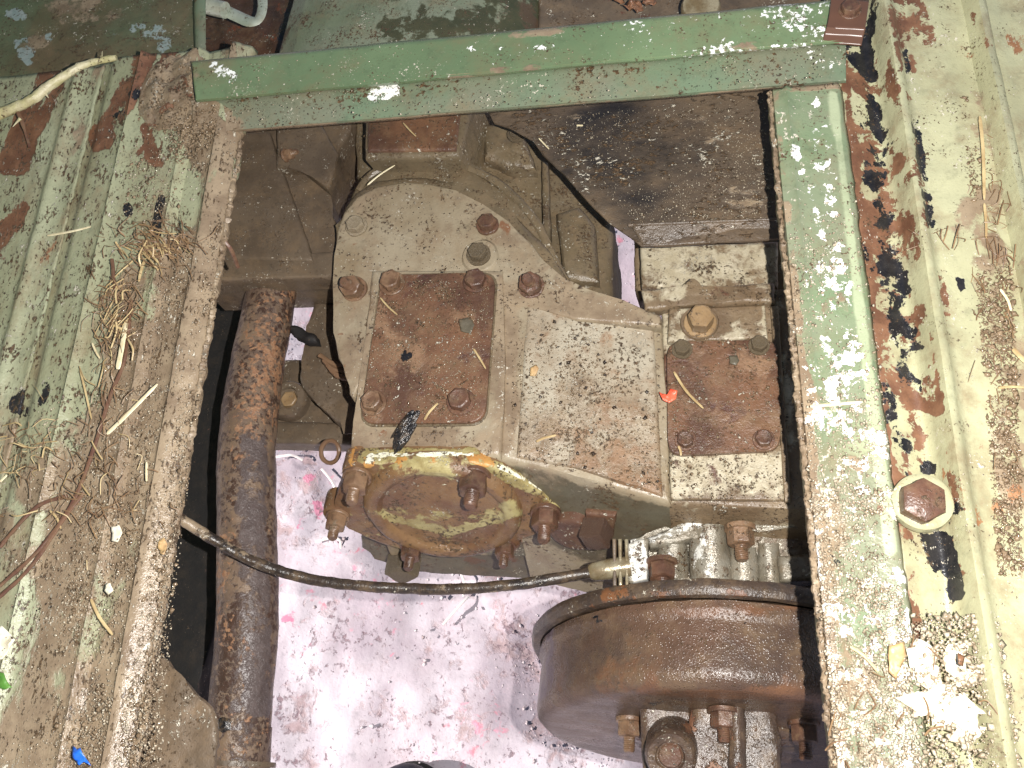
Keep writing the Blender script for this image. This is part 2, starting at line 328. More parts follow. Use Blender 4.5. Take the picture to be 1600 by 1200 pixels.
M['leaf_brown'] = mat('brown_leaf', c3(132, 92, 66), c3(110, 76, 56), 60, .4, .35, (Lspk(.2),), bump=.6)
M['leaf_green'] = mat('green_leaf', c3(70, 130, 50), c3(96, 140, 60), 60, .45, .4, (), bump=.4, film=.1)
M['blue'] = mat('blue_wrapper', c3(24, 92, 200), c3(40, 110, 214), 60, .3, .25, (Lwht(.15, 110),), bump=.4, film=.1)
M['red'] = mat('red_scrap', c3(214, 74, 48), c3(230, 110, 80), 90, .3, .25, (Lwht(.1, 110),), bump=.6, film=.1)
M['crumb'] = mat('soil_crumbs', c3(104, 86, 66), c3(140, 120, 96), 300, .2, .12, (), bump=.3)
M['sand'] = mat('wet_grit', c3(136, 120, 98), c3(196, 184, 162), 200, .14, .08, (), bump=.1, film=.1)
M['blackcrumb'] = mat('black_crumbs', c3(32, 28, 26), c3(56, 44, 36), 300, .3, .2, (), bump=.4)
M['ground'] = mat('pale_damp_ground', c3(198, 186, 192), c3(176, 160, 168), 9, .6, .5, ((None, c3(160, 136, 136), c3(180, 154, 156), .5, 34, .14, .6, -.5), ('pink', c3(206, 134, 154), c3(198, 120, 146), 0, 40, .05, .6, 0), (None, c3(124, 102, 108), c3(150, 124, 130), .3, 120, .12, .6, -.5), (None, c3(214, 150, 170), c3(200, 130, 140), .2, 60, .1, .6, 0)), bump=1, fine_s=260, film=.12)
M['grease'] = mat('greasy_casting', c3(84, 66, 54), c3(66, 54, 46), 30, .34, .24, (Lrust(.3, 60), Lspk(.2), Lgrt(.16)), bump=.9)
M['blade'] = mat('bleached_blade', c3(238, 226, 222), c3(226, 212, 206), 60, .5, .45, (), bump=.2, film=.1)
M['pebble'] = mat('pale_pebbles', c3(220, 208, 210), c3(170, 152, 152), 60, .5, .4, (), bump=.4, film=.1)
M['blocker_green'] = mat('door_green_paint', c3(92, 112, 78), c3(84, 104, 72), 4, .4, .35, (Lmud(.1, 5),), bump=.1)
# ---------------------------------------------------------------- the setting: the ground under the vehicle
GZ = -.72
def ground():
    V = []; F = []
    xs = sorted(set([-60, -20, -6, -2, -1.3]+[-1.0+i*.012 for i in range(151)]+[1.2, 2, 6, 20, 60]))
    ys = sorted(set([-60, -20, -6, -2, -1.2]+[-.6+i*.012 for i in range(134)]+[1.4, 2, 6, 20, 60]))
    for y in ys:
        for x in xs:
            p = Vector((x, y, 0)); V.append((x, y, GZ+(fbm(p, 9, .012, 4)+fbm(p, 70, .004, 2) if abs(x) < 2 and abs(y) < 2 else 0)))
    w_ = len(xs)
    for j in range(len(ys)-1):
        for i in range(w_-1): F.append((j*w_+i, j*w_+i+1, (j+1)*w_+i+1, (j+1)*w_+i))
    me = bpy.data.meshes.new('ground'); me.from_pydata(V, [], F); o = link('ground', me, M['ground'], org=Vector((0, 0, GZ))); o['kind'] = 'structure'
    paint(o, {'pink': [(455, 965, 458, 975, 16, 1), (490, 785, 494, 795, 14, .8), (478, 745, 480, 750, 12, .6), (470, 800, 470, 800, 50, .35), (520, 800, 480, 860, 40, .3)]})
ground()
def lumps(name, pts, sizes, mat_, parent=None, flat=.6):
    """many tiny irregular grains in one mesh (stuff)"""
    base = [(1, 0, 0), (-1, 0, 0), (0, 1, 0), (0, -1, 0), (0, 0, 1), (0, 0, -1)]; fc = [(0, 2, 4), (2, 1, 4), (1, 3, 4), (3, 0, 4), (2, 0, 5), (1, 2, 5), (3, 1, 5), (0, 3, 5)]
    V = []; F = []
    for p, s in zip(pts, sizes):
        k = len(V); rz = random.random()*6.28; c, sn = math.cos(rz), math.sin(rz); e = random.uniform(.6, 1.5)
        for b in base:
            x, y, z = b[0]*e*random.uniform(.7, 1.2), b[1]*random.uniform(.7, 1.2), b[2]*flat*random.uniform(.7, 1.2)
            x += random.uniform(-.25, .25); y += random.uniform(-.25, .25)
            V.append((p[0]+s*(x*c-y*sn), p[1]+s*(x*sn+y*c), p[2]+s*z))
        F += [tuple(k+i for i in f) for f in fc]
    me = bpy.data.meshes.new(name); me.from_pydata(V, [], F); me.update()
    o = link(name, me, mat_, parent, smooth=180); o['kind'] = 'stuff'; return o
pp = []; ss = []
for i in range(7000):
    p = P(random.uniform(240, 1320), random.uniform(250, 1230), GZ); n = fbm(p, 9, .012, 4)
    if noise.noise(p*6) < random.uniform(-.5, .3): continue
    pp.append((p.x, p.y, GZ+n+.0005)); ss.append(min(.0035, random.paretovariate(2.4)*.0009))
g = lumps('gravel', pp, ss, M['pebble'], flat=.5); g['label'] = 'pale grit and small stones scattered on the ground below'
# ---------------------------------------------------------------- unseen wall added left of the view to keep the sun off the floor
t = thing('sun_blocker', 'dull green painted door and side wall left of the muddy floor panel', 'door', (-.78, 0, -.12))
def boxm(lo, hi, bev=.004):
    bm = bmesh.new(); bmesh.ops.create_cube(bm, size=1)
    for v in bm.verts: v.co = Vector([lo[i]+(v.co[i]+.5)*(hi[i]-lo[i]) for i in range(3)])
    if bev: bmesh.ops.bevel(bm, geom=bm.edges[:], offset=bev, segments=2, affect='EDGES')
    return bm_mesh(bm)
link('blocker_skin', boxm((-.80, -1.1, -.10), (-.78, 1.5, .80)), M['blocker_green'], t)
link('blocker_rail', boxm((-.776, -1.1, .3), (-.765, 1.5, .34)), M['blocker_green'], t)
# ---------------------------------------------------------------- floor panels left of the opening
YB = -.33                                           # front edge of the panels, below the picture
def knots_rows(kn, ytop, ybot, step=.0025):
    """kn: [(x600, z)] cross-section, smoothed; gives rows of (top, bottom) points parallel to y"""
    xs = [X6(a) for a, z in kn]; zs = [z for a, z in kn]; n = max(2, int((xs[-1]-xs[0])/step)); rows = []
    for i in range(n+1):
        x = xs[0]+(xs[-1]-xs[0])*i/n
        k = max(j for j in range(len(xs)) if xs[j] <= x+1e-9); k = min(k, len(xs)-2)
        t = (x-xs[k])/(xs[k+1]-xs[k]); t = t*t*(3-2*t); z = zs[k]+(zs[k+1]-zs[k])*t
        rows.append((Vector((x, ytop, z)), Vector((x, ybot, z))))
    return rows
pa = thing('floor_panel', 'sage green ribbed floor sheet at the far left, its top end rusted bare', 'floor panel', P(-40, 600, 0))
ya = P(100, 112, 0).y
o = sheet('sheet', knots_rows([(-330, -.004), (-200, .004), (-120, .001), (-60, .0015), (-10, .002), (4, .0065), (20, .002), (36, .0015), (45, .003)], ya, YB), M['left_paint'], pa, nx=170, thick=.0016, edge=.0012)
paint(o, {'rust': [(85, 115, 20, 250, 30, .9), (110, 110, 60, 170, 22, .6), (35, 330, 5, 370, 20, .75), (0, 400, 10, 400, 14, .6), (60, 240, 40, 200, 30, .4)],
          'mud': [(0, 690, 80, 650, 34, .55), (0, 760, 60, 700, 30, .5), (130, 180, 40, 520, 12, .25), (0, 1000, 0, 1200, 50, .4)],
          'black': [(10, 285, 40, 260, 12, .5), (30, 630, 60, 620, 22, .8), (0, 230, 20, 300, 14, .5)]})
pb = thing('floor_panel', 'ribbed green floor sheet under mud and hay beside the opening', 'floor panel', P(180, 600, 0))
yb_ = P(250, 84, 0).y
o = sheet('sheet', knots_rows([(14, -.004), (50, -.003), (58, .0005), (90, .001), (104, .0015), (111, .0055), (122, .001), (150, 0), (205, 0), (210, .0035), (217, .0005), (222, -.003), (240, -.002), (262, -.0012), (273, .0045), (281, .0035), (290, .0005), (303, -.0025), (308, -.008)], yb_, YB), M['left_paint'], pb, nx=230, thick=.0018, edge=.0016)
paint(o, {'rust': [(235, 75, 160, 215, 24, .85), (270, 110, 280, 165, 40, .75), (300, 120, 240, 240, 30, .45), (228, 200, 240, 250, 12, .7), (160, 200, 150, 210, 14, .6)],
          'mud': [(300, 190, 372, 225, 26, .9), (350, 215, 350, 300, 10, .7), (290, 170, 330, 240, 36, .8), (345, 230, 320, 600, 30, .7), (345, 300, 240, 1010, 28, 1.1), (305, 420, 170, 1200, 66, 1.05), (225, 560, 130, 1200, 74, 1.05), (150, 760, 60, 1200, 66, 1.0), (90, 900, 20, 1200, 44, .8), (215, 430, 190, 620, 34, .6), (130, 690, 60, 760, 40, .5), (260, 330, 170, 640, 26, .35), (60, 900, 20, 1200, 60, .42)],
          'black': [(252, 310, 243, 365, 10, .9), (200, 325, 202, 330, 10, .8), (180, 178, 190, 172, 10, .8), (200, 150, 212, 148, 12, .7), (30, 640, 70, 610, 20, .5)]})
# muddy crust bead along the torn inner edge
pts = [Vector((X6(306)+fbm(Vector((0, i*.0034, 3)), 60, .0016), YB+i*(P(370, 215, 0).y-YB)/450, -.0045)) for i in range(451)]
link('mud_crust', tube_mesh(pts, [.0016+abs(fbm(Vector((5, i*.02, 0)), 90, .0012)) for i in range(451)], 8, amp=.0012, js=260), M['mud_edge'], pb)
# lump of rust and dried mud at the top corner
bm = bmesh.new(); bmesh.ops.create_icosphere(bm, subdivisions=5, radius=1)
c = P(272, 140, .002)
for v in bm.verts: v.co = c+Vector((v.co.x*.026, v.co.y*.034, v.co.z*.0025)); v.co += Vector((.8, .8, .7))*fbm(v.co, 70, .006, 5)
M['lump'] = mat('rusty_mud_lump', MUD, MUD2, 60, .35, .25, (Lrust(.5, 50), Lspk(.26), Lgrt(.22)), bump=1)
link('rust_lump', bm_mesh(bm), M['lump'], pb)
# ---------------------------------------------------------------- cross rail above the opening
yt = (P(300, 95, .012).y+P(1290, 4, .012).y)/2
XR0, XR1 = P(318, 160, .01).x, P(1308, 90, .01).x
cr = thing('cross_rail', 'bright green painted rail crossing the top of the opening', 'rail', P(800, 150, 0))
def rr(pxl, pxr, z): a, b = P(*pxl, z), P(*pxr, z); return (a, b)
o = sheet('upper_face', [rr((298, 96), (1318, -2), .008), rr((300, 98), (1318, 1), .0115), rr((303, 130), (1318, 36), .012), rr((306, 156), (1318, 66), .0125), rr((307, 160), (1318, 68), .009)], M['cross_paint'], cr, nx=330, sub=7, thick=.0018, amp=.0007, js=18)
paint(o, {'white': [(1190, 20, 1290, 10, 14, .5), (1210, 10, 1240, 15, 16, .6), (1240, 30, 1270, 45, 26, .55), (1050, 90, 1140, 75, 12, .55), (1000, 40, 1200, 30, 40, .33), (735, 75, 742, 76, 8, .7), (335, 105, 360, 120, 12, .75), (840, 74, 850, 74, 5, .7), (600, 60, 1290, 30, 60, .14), (1285, 68, 1100, 85, 6, .5)],
          'mud': [(300, 160, 1300, 68, 5, .5), (300, 98, 420, 84, 7, .6), (310, 100, 325, 165, 22, .55), (800, 55, 960, 38, 8, .5), (770, 110, 860, 104, 7, .7), (1130, 80, 1180, 70, 8, .5)]})
o = sheet('lower_face', [rr((296, 157), (1322, 65), .004), rr((300, 163), (1322, 71), .0045), rr((300, 188), (1322, 98), .0035), rr((300, 208), (1322, 125), .002), rr((300, 211), (1322, 129), -.001), rr((300, 213), (1322, 131), -.012)], M['cross_flange'], cr, nx=330, sub=6, thick=.0018, amp=.0006, js=18)
paint(o, {'white': [(585, 150, 615, 140, 13, .85), (600, 135, 596, 132, 6, .8), (1270, 90, 1295, 105, 14, .5), (900, 105, 1290, 70, 4, .4)],
          'mud': [(300, 212, 1322, 130, 4, .85), (300, 170, 345, 205, 40, .9), (400, 190, 700, 168, 22, .3), (700, 190, 1200, 140, 7, .45), (450, 150, 560, 140, 15, .25)]})
# ---------------------------------------------------------------- side rail right of the opening
sr = thing('side_rail', 'green rail with white paint chips along the right of the opening', 'rail', P(1320, 600, 0))
ys = P(1260, 136, 0).y
o = sheet('face', knots_rows([(1244, -.012), (1245, -.003), (1249, .0005), (1262, .001), (1268, .0015), (1274, .0035), (1282, .002), (1330, .001), (1368, .002), (1376, .0005), (1378, -.002)], ys, YB), M['side_paint'], sr, nx=260, thick=.0018, edge=.0008)
paint(o, {'pale': [(1300, 150, 1390, 860, 9, 1.2)], 'white': [(1275, 150, 1280, 300, 10, .55), (1240, 230, 1290, 380, 8, .6), (1285, 200, 1300, 330, 14, .55), (1270, 430, 1310, 560, 26, .5), (1300, 390, 1340, 620, 26, .42), (1300, 440, 1305, 445, 12, .8), (1302, 600, 1306, 620, 14, .8), (1280, 650, 1390, 700, 26, .5), (1300, 760, 1380, 1200, 60, .5), (1280, 750, 1320, 1200, 26, .62), (1400, 900, 1420, 1100, 26, .5), (1340, 740, 1400, 790, 24, .5)],
          'mud': [(1212, 150, 1312, 1200, 12, .85), (1210, 142, 1310, 132, 8, .7), (1290, 190, 1300, 260, 30, .3), (1290, 440, 1330, 540, 30, .45), (1250, 500, 1290, 900, 12, .3), (1290, 800, 1360, 1200, 46, .42), (1360, 780, 1390, 800, 20, .5), (1330, 720, 1345, 730, 10, .8)],
          'black': [(1300, 868, 1310, 880, 7, .7), (1385, 960, 1400, 1040, 10, .65), (1388, 925, 1392, 940, 8, .7)], 'rust': [(1310, 690, 1320, 712, 8, .6), (1370, 780, 1376, 800, 8, .7)]})
pts = [Vector((X6(1246)+fbm(Vector((0, i*.0034, 30)), 60, .0009), YB+i*(ys-YB)/600, -.002)) for i in range(601)]
link('mud_crust', tube_mesh(pts, [.0013+abs(fbm(Vector((5, i*.008, 9)), 90, .0009))*(1.6-i/600) for i in range(601)], 8, amp=.001, js=260), M['mud_edge'], sr)
# ---------------------------------------------------------------- ribbed sill at the right
sl = thing('sill_panel', 'pale green ribbed sill with rust and bare patches at the right edge', 'sill', P(1500, 600, 0))
o = sheet('sheet', knots_rows([(1374, -.004), (1380, -.0045), (1405, -.007), (1438, -.010), (1446, -.009), (1456, -.002), (1464, .006), (1473, .010), (1483, .0065), (1496, .001), (1520, 0), (1560, 0), (1612, -.002), (1624, -.003), (1632, .004), (1643, .010), (1657, .008), (1668, -.001), (1676, -.010), (1720, -.012), (2100, -.012)], .36, YB), M['sill_paint'], sl, nx=250, thick=.0018, amp=.0016, js=24)
paint(o, {'rust': [(1314, 60, 1402, 820, 8, .95), (1340, 130, 1425, 760, 34, .6), (1395, 300, 1440, 620, 22, .55), (1400, 200, 1420, 330, 16, .5), (1390, 100, 1425, 400, 16, .6), (1400, 0, 1415, 100, 20, .7), (1430, 10, 1450, 60, 18, .65), (1420, 150, 1435, 200, 9, .6), (1425, 180, 1450, 350, 9, .55), (1470, 420, 1480, 500, 9, .7), (1440, 480, 1470, 640, 12, .75), (1415, 625, 1465, 640, 12, .9), (1400, 640, 1425, 720, 26, .55), (1405, 800, 1425, 1000, 22, .5), (1492, 740, 1500, 800, 10, .6), (1520, 20, 1560, 100, 8, .5), (1390, 660, 1400, 1000, 12, .6), (1498, 880, 1505, 900, 8, .9), (1420, 1030, 1450, 1040, 12, .5)],
          'black': [(1365, -10, 1352, 90, 13, 1.1), (1320, 75, 1362, 118, 14, 1.0), (1362, 60, 1365, 120, 10, .9), (1360, 160, 1390, 240, 14, .75), (1415, 80, 1420, 115, 7, .9), (1430, 190, 1455, 350, 8, .9), (1365, 240, 1415, 540, 22, .6), (1345, 100, 1360, 300, 16, .45), (1380, 600, 1420, 780, 16, .5), (1400, 420, 1415, 450, 14, .7), (1400, 540, 1420, 600, 16, .75), (1438, 600, 1440, 606, 8, 1.1), (1500, 438, 1503, 452, 6, 1), (1448, 730, 1452, 735, 12, 1.1), (1400, 690, 1425, 700, 14, .7), (1468, 850, 1470, 880, 22, 1.15), (1488, 870, 1494, 925, 16, 1.1), (1448, 840, 1455, 860, 14, .8), (1495, 780, 1500, 800, 8, .7), (1520, 1010, 1530, 1000, 8, .7), (1398, 960, 1415, 1030, 10, .7)],
          'mud': [(1530, 150, 1560, 480, 24, .72), (1520, 340, 1600, 640, 34, .66), (1560, 620, 1620, 900, 38, .6), (1500, 360, 1505, 380, 14, .6), (1460, 340, 1520, 370, 16, .45), (1590, 400, 1600, 1000, 30, .55), (1450, 20, 1500, 30, 20, .2), (1555, 900, 1600, 950, 20, .4), (1400, 1010, 1560, 1190, 40, .35)]})
# big bolt with washer
t = thing('hex_bolt', 'large rusty hex bolt in a green washer on the right sill', 'bolt', P(1439, 788, .002))
ln = lathe_mesh(P(1439, 788, -.002), (0, 0, 1), fine([(.004, .006), (.0127, .006), (.0142, .005), (.0146, .0025), (.0146, 0)], .002), 56, amp=.0004)
link('washer', ln, M['sill_paint'], t)
bolt(P(1438, 786, .0045), (.04, -.05, 1), .0195, 'bare', M['rust_bolt'], t, 'head', rot=.3)
# folded rusty clip at the top right corner
t = thing('clip_plate', 'folded rust brown clip plate at the top right corner of the opening', 'clip', P(1320, 40, .016))
o = sheet('plate', [rr((1299, -4), (1358, 0), .0165), rr((1296, 20), (1355, 24), .018), rr((1292, 42), (1352, 46), .0175), rr((1288, 52), (1349, 57), .014), rr((1285, 66), (1346, 71), .012)], M['rust_bolt'], t, nx=24, sub=6, thick=.002, amp=.0006)
bolt(P(1328, 17, .0175), (0, 0, 1), .010, 'dome', M['rust_bolt'], t, 'rivet')
# ---------------------------------------------------------------- things above / beyond the cross rail
t = thing('seat_base_plate', 'mottled dark green plate with pale blue scuffs at the top left corner', 'plate', P(150, 40, -.03))
o = sheet('plate', [rr((-120, -90), (318, -90), -.03), rr((-120, 30), (310, 30), -.03), rr((-130, 140), (306, 112), -.03)], M['upper_green'], t, nx=120, sub=50, thick=.003, amp=.0015, js=20)
paint(o, {'blue': [(250, 50, 262, 90, 16, .7), (215, 45, 235, 55, 14, .5), (35, 70, 45, 90, 16, .6), (20, 20, 30, 25, 12, .6), (75, 55, 75, 60, 8, .5), (250, 0, 255, 5, 10, .5), (180, 55, 185, 60, 8, .5)], 'mud': [(130, 10, 150, 40, 60, .45), (60, 90, 120, 90, 50, .3)]})
sheet('flange', [rr((300, -90), (304, 100), -.026), rr((309, -90), (312, 100), -.024), rr((321, -90), (322, 96), -.026)], M['cross_flange'], t, nx=40, sub=2, thick=.002)
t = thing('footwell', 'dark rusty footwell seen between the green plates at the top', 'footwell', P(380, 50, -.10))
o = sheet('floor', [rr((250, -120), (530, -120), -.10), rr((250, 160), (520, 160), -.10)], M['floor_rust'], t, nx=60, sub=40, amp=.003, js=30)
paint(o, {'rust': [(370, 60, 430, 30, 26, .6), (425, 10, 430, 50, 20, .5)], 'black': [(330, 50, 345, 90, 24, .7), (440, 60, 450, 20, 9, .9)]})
t = thing('strap_hook', 'pale metal strap ending in an open hook at the top edge', 'hook', P(370, 20, -.05))
s_ = spline(ppts([(318, 8), (345, 14), (372, 26), (392, 34), (404, 30), (410, 12), (409, -14), (404, -40)], -.055), 8)
link('hook', tube_mesh(s_, [.0052]*26+[.0048-.00004*i for i in range(len(s_)-26)], 10, flat=.35), M['strap'], t)
link('ferrule', tube_mesh([P(326, 10, -.05), P(352, 16, -.05)], .0066, 16), M['strap'], t)
t = thing('bulkhead_plate', 'blotched grey green plate beyond the middle of the cross rail', 'plate', P(640, 30, -.03))
o = sheet('plate', [rr((484, -90), (432, 98), -.052), rr((500, -90), (454, 98), -.042), rr((530, -90), (500, 98), -.034), rr((600, -90), (590, 98), -.027), rr((680, -90), (672, 90), -.026), rr((760, -90), (754, 80), -.031), rr((820, -90), (814, 75), -.042), rr((856, -90), (852, 70), -.055)], M['upper_plate'], t, nx=70, sub=16, thick=.003, amp=.0012, js=22)
paint(o, {'black': [(640, 20, 640, 40, 60, .3), (700, 40, 830, 20, 30, .45), (775, 10, 820, 45, 22, .6)], 'mud': [(820, 0, 850, 60, 26, .8), (470, 20, 440, 80, 10, .4)]})
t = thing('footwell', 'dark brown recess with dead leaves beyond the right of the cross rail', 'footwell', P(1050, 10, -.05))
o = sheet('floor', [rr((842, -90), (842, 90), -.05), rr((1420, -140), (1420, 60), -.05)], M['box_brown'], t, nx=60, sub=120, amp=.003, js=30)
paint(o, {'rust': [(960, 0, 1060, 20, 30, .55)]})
t = tag(link('bottle_cap', lathe_mesh(P(1095, 12, -.03), (0, -.2, 1), fine([(0, .004), (.012, .004), (.0135, .001), (.0135, -.01)], .002), 40), M['ferrule']), 'shiny dark round cap half hidden behind the cross rail', 'cap')
# ---------------------------------------------------------------- chassis parts deep on the left
t = thing('crossmember', 'mud coated steel box section under the top left of the opening', 'crossmember', P(430, 320, -.13))
ol = [(300, 150), (560, 150), (545, 205), (528, 236), (516, 268), (508, 300), (513, 325), (527, 350), (531, 380), (531, 420), (470, 424), (300, 432)]
prism('box', ppts(ol, -.13), M['box_brown'], t, (0, 0, -.06), .004, .008)
prism('lip', ppts([(300, 400), (530, 392), (533, 432), (300, 438)], -.126), M['box_brown'], t, (0, 0, -.02), .002, .008)
prism('gusset', ppts([(352, 205), (420, 205), (490, 408), (350, 404)], -.124), M['box_brown'], t, (0, 0, -.01), .003, .008)
prism('mount_plate', ppts([(432, 190), (500, 190), (528, 240), (524, 262), (512, 296), (470, 262), (430, 262)], -.12), M['box_brown'], t, (0, 0, -.01), .003, .008)
bolt(P(447, 243, -.118), (1, 0, .35), .0085, 'studnut', M['rust_bolt2'], t)
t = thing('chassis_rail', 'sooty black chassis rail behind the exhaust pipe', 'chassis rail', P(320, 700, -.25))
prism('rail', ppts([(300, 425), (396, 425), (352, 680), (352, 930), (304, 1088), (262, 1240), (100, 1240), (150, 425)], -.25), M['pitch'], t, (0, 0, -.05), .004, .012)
t = thing('felt_mat', 'brown muddy felt flap at the bottom beside the exhaust pipe', 'mat', P(260, 1120, -.03))
prism('flap', ppts([(190, 1010), (238, 1012), (262, 1032), (272, 1052), (300, 1078), (328, 1106), (336, 1130), (338, 1164), (332, 1172), (334, 1260), (120, 1260)], -.035), M['felt'], t, (0, 0, -.004), .0015, .004, amp=.0016, js=70)
link('pale_edge', tube_mesh([P(233, 1034, -.029), P(222, 1095, -.028), P(210, 1150, -.028), P(198, 1225, -.028)], .0009, 6), M['straw_pale'], t)
t = thing('exhaust_pipe', 'rusty exhaust pipe running down the left of the opening', 'pipe', P(385, 700, -.16))
cl = [(436, 400, -.165), (430, 430, -.163), (418, 490, -.16), (404, 560, -.158), (393, 630, -.156), (386, 700, -.155), (385, 770, -.155), (386, 850, -.155), (387, 930, -.155), (385, 1000, -.157), (378, 1070, -.16), (372, 1140, -.164), (366, 1250, -.17)]
s_ = spline(ppts(cl), 12)
o = link('pipe', tube_mesh(s_, [.0193+.0022*min(1, i/50) for i in range(len(s_))], 48, amp=.0006, js=60), M['pipe'], t)
paint(o, {'rust': [(440, 440, 390, 700, 40, .28), (420, 450, 400, 560, 30, .2), (345, 850, 345, 1000, 20, .3)], 'wet': [(395, 690, 400, 1100, 30, 1.0), (380, 1000, 380, 1180, 40, .7)]})
link('collar', tube_mesh(ppts([(373, 1138, -.164), (366, 1260, -.17)]), .0222, 40, amp=.0008), M['pipe'], t)
link('band', tube_mesh(ppts([(370, 1190, -.166), (369, 1198, -.166)]), .026, 40, amp=.0006), M['box_brown'], t)
link('tar_spot', lathe_mesh(P(349, 1132, -.143), (-.4, 0, 1), fine([(0, .003), (.004, .002), (.0062, -.001)], .001), 20, amp=.001, js=200), M['tar'], t)
# mounting bracket
t = thing('engine_mount', 'dark brown cast mount with washered bolt between pipe and gearbox', 'mount', P(500, 590, -.19))
prism('casting', ppts([(489, 470), (497, 466), (560, 466), (600, 560), (580, 700), (545, 668), (520, 655), (497, 632), (470, 606), (466, 596), (470, 575), (476, 545), (479, 510)], -.185), M['box_brown'], t, (0, 0, -.04), .006, .006, amp=.0015)
prism('bracket', ppts([(405, 560), (470, 560), (510, 620), (560, 690), (400, 668)], -.215), M['box_brown'], t, (0, 0, -.02), .004, .008)
prism('beam', ppts([(395, 656), (560, 660), (560, 694), (395, 690)], -.205), M['box_brown'], t, (0, 0, -.02), .003, .008)
link('bush', lathe_mesh(P(456, 630, -.20), (0, 0, 1), fine([(0, .008), (.009, .008), (.0095, .011), (.0145, .0105), (.016, .008), (.0165, 0)], .002), 40, amp=.0007), M['box_brown'], t)
bolt(P(456, 628, -.195), (0, 0, 1), .0125, 'hex', M['brass'], t)
prism('lug', ppts([(445, 508), (470, 510), (492, 524), (496, 534), (478, 534), (458, 524)], -.165), M['pitch'], t, (0, 0, -.01), .003, .003, amp=.002)
for i in range(3): link('wire', tube_mesh(spline(ppts([(500+i*6, 555+i*8), (520+i*3, 568+i*9), (545, 572+i*10)], -.175), 6), .0022, 8, amp=.001, js=200), M['rust_bolt2'], t)
def torus(c, n, R_, r, arc=6.283):
    a, b, n = basis(n); return tube_mesh([Vector(c)+(a*math.cos(k*arc/32)+b*math.sin(k*arc/32))*R_ for k in range(33)], r, 8, amp=.0004, js=200)
link('lifting_eye', torus(P(516, 706, -.17), (.85, -.2, .5), .0085, .0018), M['rust_bolt2'], t)
# ---------------------------------------------------------------- the transfer gearbox
G = thing('gearbox', 'grey cast gearbox with two rusty covers in the middle of the opening', 'gearbox', P(800, 600, -.2))
DN = Vector((0, -math.sin(math.radians(20)), -math.cos(math.radians(20))))       # the case leans back a little
# rear body that passes under the cross rail
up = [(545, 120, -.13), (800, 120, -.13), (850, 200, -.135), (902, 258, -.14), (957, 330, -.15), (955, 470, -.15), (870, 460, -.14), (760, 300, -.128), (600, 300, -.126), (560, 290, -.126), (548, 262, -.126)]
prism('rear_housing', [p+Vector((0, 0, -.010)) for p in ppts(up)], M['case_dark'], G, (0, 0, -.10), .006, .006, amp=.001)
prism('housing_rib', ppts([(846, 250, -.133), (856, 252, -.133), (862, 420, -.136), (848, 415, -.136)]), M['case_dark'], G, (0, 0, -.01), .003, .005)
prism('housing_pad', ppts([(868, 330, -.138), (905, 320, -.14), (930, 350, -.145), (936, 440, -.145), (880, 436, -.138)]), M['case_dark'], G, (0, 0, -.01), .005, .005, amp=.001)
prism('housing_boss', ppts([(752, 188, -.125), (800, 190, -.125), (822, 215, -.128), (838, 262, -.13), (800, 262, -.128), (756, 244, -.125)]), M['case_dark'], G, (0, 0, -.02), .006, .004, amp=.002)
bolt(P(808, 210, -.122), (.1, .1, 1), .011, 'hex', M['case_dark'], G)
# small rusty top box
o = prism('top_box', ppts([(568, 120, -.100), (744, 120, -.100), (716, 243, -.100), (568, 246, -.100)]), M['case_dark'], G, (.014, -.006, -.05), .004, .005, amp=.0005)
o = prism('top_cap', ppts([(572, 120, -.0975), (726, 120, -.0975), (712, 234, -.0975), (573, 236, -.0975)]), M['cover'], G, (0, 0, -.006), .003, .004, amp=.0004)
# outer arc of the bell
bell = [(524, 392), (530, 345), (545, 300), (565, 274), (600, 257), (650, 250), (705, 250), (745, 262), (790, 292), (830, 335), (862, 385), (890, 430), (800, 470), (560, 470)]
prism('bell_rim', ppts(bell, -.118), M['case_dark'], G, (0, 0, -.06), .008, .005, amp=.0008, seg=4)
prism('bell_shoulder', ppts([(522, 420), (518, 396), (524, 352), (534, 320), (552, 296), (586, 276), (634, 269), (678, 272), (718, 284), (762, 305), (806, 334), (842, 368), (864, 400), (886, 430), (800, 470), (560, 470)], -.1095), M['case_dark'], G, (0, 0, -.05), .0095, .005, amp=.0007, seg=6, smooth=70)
face = [(521, 520), (520, 440), (522, 400), (526, 362), (536, 332), (556, 307), (589, 290), (635, 283), (674, 286), (712, 298), (754, 318), (795, 346), (831, 379), (852, 410), (876, 438), (920, 452), (975, 470), (1032, 492), (1034, 510), (900, 500), (800, 470), (600, 520), (575, 560), (552, 625), (545, 615), (545, 585), (528, 560)]
o = prism('front_housing', ppts(face, -.108), M['case'], G, (0, 0, -.045), .0075, .005, amp=.0005, js=30, seg=5)
paint(o, {'mud': [(540, 300, 560, 420, 40, .3), (760, 460, 1030, 490, 26, .6), (530, 420, 560, 600, 30, .35), (860, 430, 870, 450, 26, .5), (700, 330, 790, 360, 30, .25), (640, 445, 560, 450, 18, .5)], 'rust': [(758, 355, 780, 360, 22, .75), (540, 380, 560, 360, 18, .4), (745, 400, 750, 410, 18, .5), (825, 455, 830, 470, 20, .7), (550, 460, 555, 470, 14, .5)]})
bolt(P(557, 354, -.107), (0, 0, 1), .0125, 'dome', M['case'], G, label='domed bolt caked in grey paint on the upper left of the housing')
bolt(P(762, 352, -.107), (0, .1, 1), .0125, 'dome', M['rust_bolt'], G)
link('boss', lathe_mesh(P(752, 405, -.112), (0, 0, 1), fine([(.004, .0055), (.0125, .0055), (.015, .003), (.0165, -.002)], .002), 40, amp=.0006), M['case'], G)
bolt(P(748, 398, -.1055), (0, 0, 1), .0125, 'hex', M['case_dark'], G)
bolt(P(554, 452, -.107), (-.05, -.22, 1), .0148, 'studnut', M['rust_bolt2'], G, 'nut')
